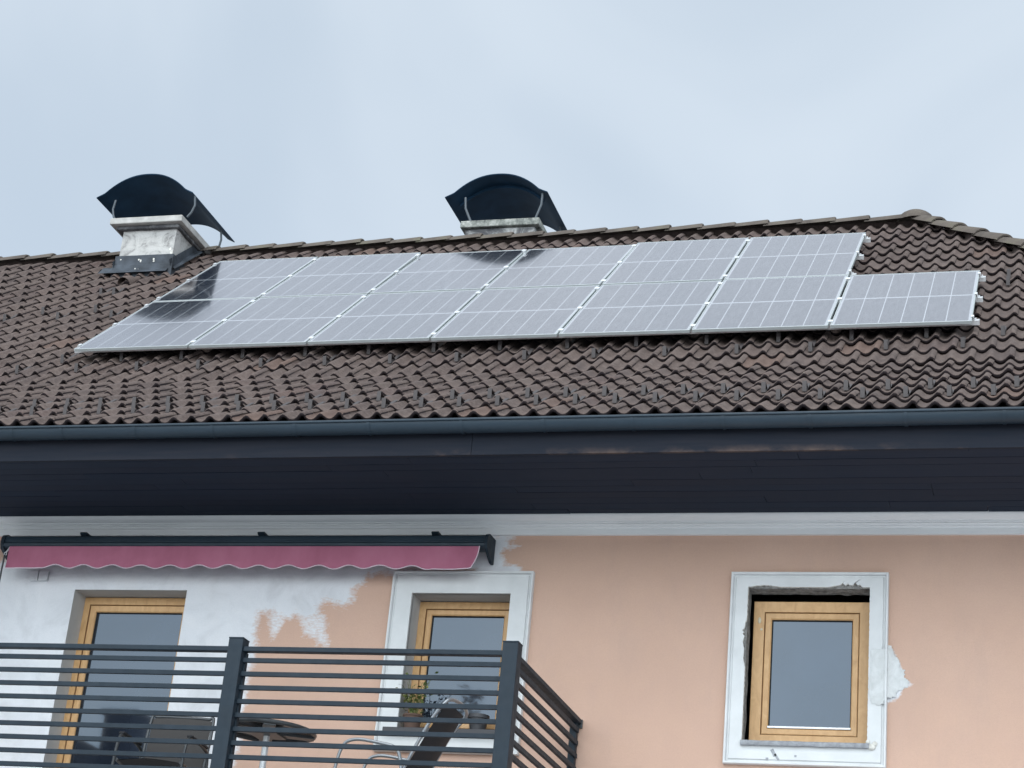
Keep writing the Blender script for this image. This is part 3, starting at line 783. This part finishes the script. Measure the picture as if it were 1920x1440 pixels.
# sills
s_ = MB(); s_.grid([[(x, y, z+.003*nz1(x*9, k, 1)) for k, (y, z) in enumerate([(.15, 4.806), (-.058, 4.803), (-.064, 4.812), (-.063, 4.830), (-.055, 4.838), (.15, 4.843)])] for x in np.linspace(4.458, 5.385, 40)])
s_.add([(4.458, .15, 4.806), (4.458, -.064, 4.803), (4.458, -.064, 4.838), (4.458, .15, 4.843)], [(0, 1, 2, 3)]); s_.add([(5.385, .15, 4.806), (5.385, -.064, 4.803), (5.385, -.064, 4.838), (5.385, .15, 4.843)], [(3, 2, 1, 0)])
s_.build('sill', 'sill_stone', win2, smooth=40)
s_ = MB(); s_.sphere((5.40, -.035, 4.815), .030, 9, 7, (1.1, .5, .8)); s_.sphere((5.425, -.035, 4.84), .018, 8, 6, (1, .6, 1)); s_.sphere((5.375, -.035, 4.852), .016, 8, 6, (1, .6, 1))
s_.build('mortar_lump', 'raw_plaster', win2, smooth=50)
s_ = MB()
for (x, z, w_, h_, rr) in ((4.70, 4.755, .012, .028, .5), (4.725, 4.725, .008, .026, .6), (4.655, 4.71, .01, .008, 0), (4.86, 4.735, .008, .007, 0)):
    s_.box(-w_, w_, -.0325, -.0305, -h_, h_, Matrix.Translation((x, 0, z)) @ Matrix.Rotation(-rr, 4, 'Y'))
s_.build('scratch', 'sill_stone', win2)
s_ = MB(); s_.sphere((4.530, .149, 5.80), .022, 10, 8, (.62, .35, 1.15)); s_.sphere((4.546, .149, 5.73), .012, 8, 6, (.8, .3, .8)); s_.build('foam_blob', 'foam_cream', win2, smooth=60)
s_ = MB(); s_.box(1.70, 2.655, -.075, .20, 4.838, 4.858); s_.box(1.70, 2.655, -.082, -.072, 4.815, 4.858); s_.build('sill', 'sill_metal', win1, bevel=.003)

# junction box on the wall below the awning
jb = MB(); jb.box(-1.612, -1.540, -.030, 0, 6.030, 6.115); jb.box(-1.532, -1.450, -.030, 0, 6.030, 6.115); jb.box(-1.612, -1.450, -.012, 0, 6.024, 6.12)
tag(jb.build('junction_box', 'white_plastic', bevel=.004), 'small pale double junction box on white plaster below the awning corner', 'junction box')

# ------------------------------------------------------------------ solar panels
PITCH = 1.1432; PX0 = -1.905; HB = .1113; S0 = .6213
B0 = K+d*S0+n_*HB          # front top edge of the lower panel row
def panel():
    root = empty('solar_panel')
    f = MB(); t = .026; w = .009
    mitred_l = []
    prof_ = [(.030, -t), (0, -t), (0, -.001), (.001, 0), (w, 0), (w, -.003)]
    rings = [[(i, i, z), (PW-i, i, z), (PW-i, PL-i, z), (i, PL-i, z)] for i, z in prof_]
    for a in range(len(rings)-1): f.add(rings[a]+rings[a+1], [(k, (k+1) % 4, 4+(k+1) % 4, 4+k) for k in range(4)])
    f.build('frame', 'silver_alu', root, recalc=False)
    g_ = MB(); g_.add([(w, w, -.003), (PW-w, w, -.003), (PW-w, PL-w, -.003), (w, PL-w, -.003)], [(0, 1, 2, 3)]); g_.build('glass', 'solar_glass', root, recalc=False)
    g_ = MB(); g_.add([(.002, .002, -.009), (PW-.002, .002, -.009), (PW-.002, PL-.002, -.009), (.002, PL-.002, -.009)], [(3, 2, 1, 0)]); g_.build('backsheet', 'panel_backsheet', root, recalc=False)
    return root
proto = panel()
ordn = ['leftmost', 'second', 'third', 'fourth', 'fifth', 'sixth', 'seventh']
def place_panel(o, col, row, label):
    o.location = B0+Vector((PX0+PITCH*col, 0, 0))+d*(row*(PL+.02))
    o.rotation_euler = (TH+random.uniform(-.0022, .0022), random.uniform(-.002, .002), 0)
    if row == 1 and col in (2, 3): o.rotation_euler[0] = TH-.013
    tag(o, label, 'solar panel', 'solar panels on the roof')
first = True
for row in (0, 1):
    for col in range(7 if row == 0 else 6):
        if row == 0:
            lab = {0: 'leftmost solar panel of the lower row, with a free slanting left edge', 6: 'single solar panel standing out to the right of the array, nothing above it',
                   5: 'sixth solar panel of the lower row, left neighbour of the single end panel'}.get(col, f'{ordn[col]} solar panel from the left in the lower row, nearer the gutter')
        else:
            lab = {0: 'solar panel at the upper left corner, partly dark with the left chimney mirrored in it', 5: 'solar panel at the upper right corner, its right edge free beside bare tiles',
                   2: 'third solar panel of the upper row, dark top right corner mirroring the right chimney', 3: 'fourth solar panel of the upper row, dark top left corner mirroring the right chimney'}.get(col, f'{ordn[col]} solar panel from the left in the upper row, just below the ridge')
        if first: o = proto; first = False; chs = list(proto.children)
        else:
            o = proto.copy(); COL.objects.link(o)
            for c in chs:
                q_ = c.copy(); COL.objects.link(q_); q_.parent = o
        place_panel(o, col, row, lab)

# mounting rails with clamps and roof hooks
def rail_thing(row, v, ncol, label):
    o = empty('mounting_rail', B0+d*(row*(PL+.02)+v)+Vector((PX0-.06, 0, 0)), (TH, 0, 0)); Ln = PITCH*ncol-.02+.06+.055
    tag(o, label, 'mounting rail', 'rails under the solar panels')
    rl = MB(); zt = -.0265
    sec = [(-.020, zt-.040), (.020, zt-.040), (.020, zt), (.008, zt), (.008, zt-.012), (-.008, zt-.012), (-.008, zt), (-.020, zt)]
    rl.prism(sec, 0, 0, Ln); rl.build('rail', 'raw_alu', o)
    cl0 = None
    for c in range(ncol+1):
        x = .06+PITCH*c-.010
        if c in (0, ncol):
            e = MB(); sg = -1 if c == 0 else 1; x = .06 if c == 0 else .06+PITCH*ncol-.02
            pz = [(sg*-.010, .004), (sg*.008, .004), (sg*.012, -.034), (sg*.040, -.034), (sg*.040, -.030), (sg*.016, -.030), (sg*.013, .009), (sg*-.010, .009)]
            e.prism([(a, b) for a, b in pz], 1, -.022, .022); e.tube([(sg*.026, 0, -.034), (sg*.026, 0, -.012)], .007, 8)
            q_ = e.build('end_clamp', 'raw_alu', o); q_.location = (x, 0, 0)
        else:
            if cl0 is None:
                e = MB(); e.box(-.021, .021, -.026, .026, .001, .006); e.box(-.008, .008, -.022, .022, -.036, .001); e.tube([(0, 0, .006), (0, 0, .013)], .008, 8)
                cl0 = e.build('clamp', 'raw_alu', o); q_ = cl0
            else:
                q_ = cl0.copy(); COL.objects.link(q_); q_.parent = o
            q_.location = (x, 0, 0)
for row, ncol, nm in ((0, 7, 'lower'), (1, 6, 'upper')):
    for v, w_ in ((.12, 'lowest'), (.50*PL, 'middle'), (PL-.14, 'topmost')):
        rail_thing(row, v, ncol, f'{w_} aluminium mounting rail under the {nm} row of solar panels, end clamp sticking out right')

# ------------------------------------------------------------------ awning
aw = tag(empty('awning', (0.31, 0, 6.3)), 'closed cassette awning with dusky pink scalloped valance above the balcony', 'awning')
AL = Vector((0.31, 0, 6.3))
def awb(mb, name, mat, **k): return mb.build(name, mat, aw, loc=None, **k) if False else _child(mb, name, mat, aw, AL, **k)
def _child(mb, name, mat, parent, off, **k):
    mb.v = [tuple(Vector(v)-off) for v in mb.v]; return mb.build(name, mat, parent, **k)
prof_ = [(-.03, 6.375), (-.16, 6.372), (-.195, 6.362), (-.210, 6.345), (-.212, 6.318), (-.206, 6.312), (-.206, 6.306), (-.216, 6.300), (-.224, 6.290), (-.222, 6.272), (-.205, 6.262), (-.10, 6.262), (-.03, 6.28)]
awb(MB().prism(prof_, 0, -1.80, 2.415), 'cassette', 'gutter_metal', smooth=40)
for (x0, x1, dn) in ((-1.832, -1.80, 0), (2.415, 2.440, 1)):
    ep = [(-.01, 6.386), (-.165, 6.384), (-.206, 6.368), (-.226, 6.345), (-.232, 6.29), (-.215, 6.25), (-.12, 6.20), (-.06, 6.178), (-.01, 6.178)]
    awb(MB().prism(ep, 0, x0, x1), 'end_cap', 'anthracite_metal', bevel=.004)
for x in (-1.10, .50, 1.985):
    bp = [(-.004, 6.372), (-.16, 6.374), (-.19, 6.392), (-.175, 6.405), (-.10, 6.400), (-.004, 6.42)]
    awb(MB().prism(bp, 0, x-.03, x+.03), 'wall_bracket', 'anthracite_metal', bevel=.004)
VX0, VX1, NV = -1.745, 2.375, 15.6
def val_bottom(x):
    u = (x-VX0)/(VX1-VX0)
    ph = (x+1.28)/.2600
    c = math.cos(2*math.pi*ph)          # +1 at the high points
    z = 6.090+.0155*c
    if x < -1.36: t = min(1, (-1.36-x)/.10); z = z*(1-t)+(6.074+.004*(x+1.745))*t
    if x > 1.98: t = min(1, (x-1.98)/.06); z = z*(1-t)+(6.078+.10*max(0, x-2.16)**1.7*1.6)*t
    return z
vp = []; edge_pts = []
nxv = 330
for i in range(nxv+1):
    u = i/nxv; xt = VX0+(VX1-VX0)*u; col = []
    zb = val_bottom(xt)
    for j in range(9):
        v = j/8; z = 6.272+(zb-6.272)*v
        x = xt
        if xt > 2.30: x = xt-(xt-2.30)/.075*.050*v*v
        if xt < -1.70: x = xt+(-1.70-xt)/.045*.0*v
        y = -.213-.010*v+.022*v*(nz1(xt*1.7, 0, 2)+.5*nz1(xt*5, v*2, 3))+.008*v*nz1(xt*9+v*3, v*2, 1)
        col.append((x, y, z))
    vp.append(col); edge_pts.append((col[-1][0], col[-1][1]-.001, col[-1][2]))
va = MB(); va.grid(vp); va.grid([[(x, y+.002, z) for x, y, z in c] for c in vp])
val = awb(va, 'valance', 'awning_cloth', smooth=60, recalc=False)
pi_ = MB(); pi_.tube([p for k, p in enumerate(edge_pts) if k % 2 == 0]+[vp[-1][j] for j in (6, 4, 2, 0)], .0045, 6)
pi_.v = [tuple(Vector(v)-AL) for v in pi_.v]; pi_.build('piping', 'cloth_piping', val, smooth=60, recalc=False)
ck = MB(); ck.tube([(-1.748, -.20, 6.262), (-1.752, -.215, 6.235), (-1.756, -.235, 6.205)], .007, 8); ck.tube([(-1.757+.012*math.cos(a), -.238, 6.193+.014*math.sin(a)) for a in np.linspace(0, 2*math.pi, 11)], .0035, 6)
awb(ck, 'crank_eye', 'alu_bar', smooth=60, recalc=False)
ck = MB(); ck.tube([(-1.757, -.242, 6.178), (-1.757, -.246, 6.165), (-1.757, -.246, 4.95)], .0075, 8); ck.tube([(-1.757, -.246, 4.97), (-1.757, -.246, 4.85), (-1.70, -.246, 4.83), (-1.70, -.246, 4.70)], .009, 8)
awb(ck, 'crank_rod', 'tube_dark', smooth=60, recalc=False)

# ------------------------------------------------------------------ balcony and its railing
FZ = 3.84
bal = tag(empty('balcony', (.5, -.95, FZ)), 'balcony with dark grey slatted metal railing and square posts below the awning', 'balcony')
BL = Vector((.5, -.95, FZ))
def bb(mb, name, mat, **k): return _child(mb, name, mat, bal, BL, **k)
bb(MB().box(-6.4, 3.30, -1.93, 0, FZ-.22, FZ), 'balcony_slab', 'balcony_slab', bevel=.01)
FX = 3.268; BX0 = -6.35
posts = [3.158-1.985*k for k in range(5)]
for px in posts:
    p = MB(); p.box(px, px+.108, -1.905, -1.797, FZ, 5.022)
    o = bb(p, 'post', 'anthracite_metal', bevel=.004)
    c = MB(); c.box(px-.002, px+.110, -1.907, -1.795, 5.022, 5.032); c.v = [tuple(Vector(v)-BL) for v in c.v]; c.build('post_cap', 'anthracite_metal', o, bevel=.003)
p = MB(); p.box(3.176, 3.228, -.075, -.012, FZ, 4.935); bb(p, 'wall_post', 'anthracite_metal', bevel=.003)
SL0, SLP = 4.895, .0965
def end_y(): return -.012
for k in range(len(posts)):
    xr_p = posts[k]; xl_p = posts[k+1]+.108 if k+1 < len(posts) else BX0
    r_ = MB(); r_.box(xl_p, xr_p, -1.885, -1.825, 4.938, 4.972); bb(r_, 'top_rail', 'anthracite_metal', bevel=.004)
    for i in range(10):
        z = SL0-SLP*i; s_ = MB(); s_.box(xl_p, xr_p, -1.868, -1.842, z-.032, z); bb(s_, 'slat', 'anthracite_metal', bevel=.002)
    for xq in (xr_p-.012, xl_p):
        br = MB(); br.box(xq, xq+.012, -1.842, -1.806, FZ+.05, 4.936); bb(br, 'slat_bracket', 'anthracite_metal')
r_ = MB(); r_.box(3.192, 3.252, -1.797, -.012, 4.930, 4.964); bb(r_, 'top_rail', 'anthracite_metal', bevel=.004)
r_ = MB(); r_.box(3.186, 3.258, -.022, .0, 4.900, 4.966); bb(r_, 'wall_flange', 'tube_dark', bevel=.003)
for i in range(10):
    z = SL0-SLP*i; s_ = MB(); s_.box(3.214, 3.240, -1.797, -.030, z-.034, z); bb(s_, 'slat', 'anthracite_metal', bevel=.002)

# ------------------------------------------------------------------ balcony furniture
tb = tag(empty('round_table', (1.232, -1.166, FZ)), 'round glass garden table with dark rim and steel leg behind the railing', 'table')
r_ = .34; zt = .72
def ringpts(rr, z, n=48): return [(rr*math.cos(2*math.pi*k/n), rr*math.sin(2*math.pi*k/n), z) for k in range(n)]
t = MB(); t.tube(ringpts(r_, zt-.012), .017, 8, closed=True); t.build('rim', 'tube_dark', tb, smooth=60, recalc=False)
t = MB(); t.add(ringpts(r_-.005, zt)+ringpts(r_-.005, zt-.006), [tuple(range(48)), tuple(range(95, 47, -1))]); t.build('tabletop', 'tabletop_glass', tb)
t = MB()
for a in (R(25), R(115)):
    mt_ = Matrix.Rotation(a, 4, 'Z'); t.box(-r_, r_, -.045, .045, zt-.040, zt-.014, mt_)
t.box(-.11, .11, -.11, .11, zt-.050, zt-.038); t.build('underframe', 'tube_dark', tb, bevel=.004)
t = MB(); t.tube([(0, 0, .03), (0, 0, zt-.04)], .024, 12); t.build('leg', 'raw_alu', tb, smooth=50)
t = MB()
for a in range(4): t.box(0, .24, -.02, .02, .004, .03, Matrix.Rotation(R(45+90*a), 4, 'Z'))
t.build('foot', 'tube_dark', tb, bevel=.004)

def arc_path(pts, n=6, closed=False):
    """round the corners of a polyline a little with Catmull-Rom"""
    P = [Vector(p) for p in pts]; res = []
    for i in range(len(P)-1):
        p0, p1, p2, p3 = P[max(i-1, 0)], P[i], P[i+1], P[min(i+2, len(P)-1)]
        for k in range(n):
            t_ = k/n
            res.append(.5*((2*p1)+(-p0+p2)*t_+(2*p0-5*p1+4*p2-p3)*t_**2+(-p0+3*p1-3*p2+p3)*t_**3))
    res.append(P[-1]); return [tuple(v) for v in res]
def sling(mb, A, Bv, C, D, sag, n=10):
    """cloth stretched between edge A-B (left) and D-C (right)"""
    A, Bv, C, D = map(Vector, (A, Bv, C, D)); nn = (Bv-A).cross(D-A).normalized(); pts = []
    for i in range(n+1):
        u = i/n; p, q_ = A.lerp(Bv, u), D.lerp(C, u)
        pts.append([tuple(p.lerp(q_, v/n)+nn*sag*math.sin(math.pi*v/n)) for v in range(n+1)])
    mb.grid(pts); mb.grid([[tuple(Vector(x)+nn*.003) for x in r_] for r_ in pts])
# high-backed sling chair, turned to the table (faces -x)
hcx = tag(empty('garden_chair', (2.12, -.96, FZ)), 'high-backed garden chair with pale tubular frame and dark mesh, in front of the small window', 'chair')
def tube_part(par, name, pts, rr=.0125, mat='tube_grey'): t_ = MB(); t_.tube(pts, rr, 8); return t_.build(name, mat, par, smooth=60, recalc=False)
w2 = .235
top = [(.155, -w2, .40), (.33, -w2, .78), (.435, -w2, .935), (.47, -w2+.06, .975), (.485, 0, .985), (.47, w2-.06, .975), (.435, w2, .935), (.33, w2, .78), (.155, w2, .40)]
tube_part(hcx, 'back_frame', arc_path(top, 7), .0135)
b_ = MB(); sling(b_, (.165, -w2+.016, .42), (.440, -w2+.03, .95), (.440, w2-.03, .95), (.165, w2-.016, .42), -.03); b_.build('backrest', 'dark_mesh_cloth', hcx, smooth=60, recalc=False)
b_ = MB(); sling(b_, (-.33, -w2+.014, .43), (.155, -w2+.014, .395), (.155, w2-.014, .395), (-.33, w2-.014, .43), .03); b_.build('seat', 'dark_mesh_cloth', hcx, smooth=60, recalc=False)
for sy in (-1, 1):
    yy = sy*(w2+.02)
    tube_part(hcx, 'seat_rail', [(-.34, sy*w2, .43), (.155, sy*w2, .395)])
    tube_part(hcx, 'arm_loop', arc_path([(-.36, yy, .0), (-.335, yy, .30), (-.29, yy, .58), (-.20, yy, .655), (.0, yy, .635), (.12, yy, .60), (.165, yy, .50), (.20, yy, .30), (.26, yy, 0)], 7))
# low chair turned towards the street
lc = tag(empty('garden_chair', (.36, -1.0, FZ), (0, 0, R(6))), 'low dark mesh garden chair beside the balcony door, partly behind a railing post', 'chair')
w2 = .245
tube_part(lc, 'back_frame', arc_path([(-w2, .20, .40), (-w2, .29, .86), (-w2+.05, .30, .893), (0, .30, .895), (w2-.05, .30, .893), (w2, .29, .86), (w2, .20, .40)], 7), .0125, 'tube_dark')
b_ = MB(); sling(b_, (-w2+.012, .205, .42), (-w2+.012, .293, .88), (w2-.012, .293, .88), (w2-.012, .205, .42), -.02); b_.build('backrest', 'grey_mesh_cloth', lc, smooth=60, recalc=False)
b_ = MB(); sling(b_, (-w2+.012, -.27, .44), (-w2+.012, .20, .405), (w2-.012, .20, .405), (w2-.012, -.27, .44), -.02); b_.build('seat', 'dark_mesh_cloth', lc, smooth=60, recalc=False)
for sx_ in (-1, 1):
    xx = sx_*(w2+.015)
    tube_part(lc, 'seat_rail', [(sx_*w2, -.28, .44), (sx_*w2, .20, .405)], .0125, 'tube_dark')
    tube_part(lc, 'arm_loop', arc_path([(xx, -.31, 0), (xx, -.29, .40), (xx, -.24, .61), (xx, -.10, .645), (xx, .17, .63), (xx, .235, .56), (xx, .235, .36), (xx, .30, 0)], 6), .0125, 'tube_dark')
    ar = MB(); ar.box(xx-.022, xx+.022, -.22, .17, .640, .658); ar.build('armrest', 'dark_mesh_cloth', lc, bevel=.006)

# plant on the sill of the small window
pt = tag(empty('potted_plant', (1.90, .02, 4.858)), 'leafy yellow-green potted plant on the sill of the small window', 'potted plant')
t = MB()
prof_ = [(.0, 0), (.055, 0), (.072, .10), (.078, .105), (.078, .118), (.066, .118), (.064, .10), (0, .098)]
t.grid([[(r2*math.cos(2*math.pi*k/16), r2*math.sin(2*math.pi*k/16), z) for k in range(17)] for r2, z in prof_]); t.build('pot', 'pot_terracotta', pt, smooth=40)
lf = MB(); stm = MB()
for i in range(26):
    a = random.uniform(0, 2*math.pi); rr = random.uniform(.04, .17); h = random.uniform(.16, .42)
    base = Vector((random.uniform(-.02, .02), random.uniform(-.02, .02), .10)); tip = Vector((rr*math.cos(a)*1.0, rr*math.sin(a)*.55-.01, h))
    mid = base.lerp(tip, .5)+Vector((0, 0, .05)); stm.tube([base, mid, tip], [.003, .0025, .0015], 5)
    for q_ in range(5):
        c = base.lerp(tip, .45+.14*q_)+Vector((random.uniform(-.02, .02), random.uniform(-.02, .02), random.uniform(-.01, .03)))
        dv = Vector((random.uniform(-1, 1), random.uniform(-1, .3), random.uniform(-.5, .6))).normalized(); sd_ = dv.cross(Vector((random.uniform(-1, 1), random.uniform(-1, 1), 1))).normalized(); l_ = random.uniform(.025, .05); w_ = l_*.32
        lf.add([c, c+dv*l_*.5+sd_*w_, c+dv*l_, c+dv*l_*.5-sd_*w_], [(0, 1, 2, 3)])
lf.build('leaves', 'leaf_green', pt, recalc=False); stm.build('stem', 'leaf_green', pt, smooth=60, recalc=False)
fp = tag(empty('flower_pot', (2.42, .05, 4.858)), 'dark empty flower pot at the right end of the small window sill', 'flower pot')
t = MB(); prof_ = [(.0, 0), (.058, 0), (.075, .105), (.084, .107), (.084, .135), (.072, .135), (.068, .10), (0, .098)]
t.grid([[(r2*math.cos(2*math.pi*k/18), r2*math.sin(2*math.pi*k/18), z) for k in range(19)] for r2, z in prof_]); t.build('pot', 'sill_metal', fp, smooth=40)

# ------------------------------------------------------------------ ground and the far side of the street (mirrored in the panes)
gm_ = MB(); nG = 24
gm_.grid([[(-600+1200*i/nG, -600+1200*j/nG, 0) for j in range(nG+1)] for i in range(nG+1)])
tag(gm_.build('ground', 'ground_gravel', recalc=False), kind='structure')
rd = MB(); rd.box(-200, 200, -12.2, -18.5, -.2, .004); rd.f = rd.f[1:2]; rd.mi = [0]
tag(rd.build('road', 'asphalt', recalc=False), kind='structure')
fh = tag(empty('neighbour_house', (-24.5, -44, 0)), 'neighbouring house across the road, mirrored at the foot of the balcony door pane', 'house')
t = MB(); t.box(-5.5, 5.5, -4.5, 4.5, 0, 9.2); t.prism([(-5.5, 9.2), (5.5, 9.2), (0, 13.9)], 1, -4.5, 4.5); t.build('wall', 'far_wall', fh)
t = MB()
for sg in (-1, 1):
    t.add([(0, -5.1, 14.15), (0, 5.1, 14.15), (sg*6.3, 5.1, 8.85), (sg*6.3, -5.1, 8.85), (0, -5.1, 13.95), (0, 5.1, 13.95), (sg*6.3, 5.1, 8.65), (sg*6.3, -5.1, 8.65)], [(0, 1, 2, 3), (7, 6, 5, 4), (0, 3, 7, 4), (1, 5, 6, 2), (3, 2, 6, 7)])
rfh = t.build('roof', 'far_roof', fh)
t = MB(); t.box(.7, 1.8, .8, 1.9, 10.2, 15.0); t.box(.58, 1.92, .68, 2.02, 15.0, 15.16); t.build('chimney', 'far_roof', rfh)
for k, (x, z) in enumerate(((-3, 6.2), (0, 6.2), (3, 6.2), (-3, 2.6), (3, 2.6))):
    t = MB(); t.box(x-.6, x+.6, 4.5, 4.54, z-.75, z+.75); w_ = t.build('window', 'trim_stucco', fh); t = MB(); t.box(x-.5, x+.5, 4.541, 4.545, z-.65, z+.65); t.build('pane', 'window_glass', w_)
def conifer(x, y, h, rad, label, sd_):
    rr = random.Random(sd_); o = tag(empty('conifer', (x, y, 0)), label, 'tree', 'conifers across the road')
    t = MB(); t.tube([(0, 0, 0), (.05, .03, h*.5), (0, 0, h*.97)], [.22, .13, .02], 7); t.build('trunk', 'bark', o, smooth=60)
    c = MB(); z = h*.10
    while z < h*.99:
        f = 1-z/h; nb = max(5, int(15*f)+4); ro = rad*(f**.85)
        for k_ in range(nb):
            a = rr.uniform(0, 2*math.pi); L_ = ro*rr.uniform(.65, 1.1)+.08
            for s_ in range(3+int(L_*4)):
                u = rr.uniform(.15, 1); p = Vector((math.cos(a)*L_*u, math.sin(a)*L_*u, z-.28*L_*u+rr.uniform(-.1, .1)))
                dv = Vector((math.cos(a+rr.uniform(-.7, .7)), math.sin(a+rr.uniform(-.7, .7)), rr.uniform(-.5, .3))).normalized(); sdv = dv.cross(PEZ).normalized()
                l_ = rr.uniform(.22, .5); c.add([p, p+dv*l_*.5+sdv*.09, p+dv*l_, p+dv*l_*.5-sdv*.09], [(0, 1, 2, 3)])
        z += .24+.1*f
    c.build('crown', 'conifer_needles', o, recalc=False)
conifer(-10.7, -40, 15.7, 2.6, 'tallest conifer across the road, mirrored in the small window pane', 1)
conifer(-8.2, -43, 14.9, 2.4, 'shorter conifer right of the tallest one across the road', 2)
conifer(-13.9, -42, 14.2, 2.8, 'broad lower conifer left of the tallest one across the road', 3)
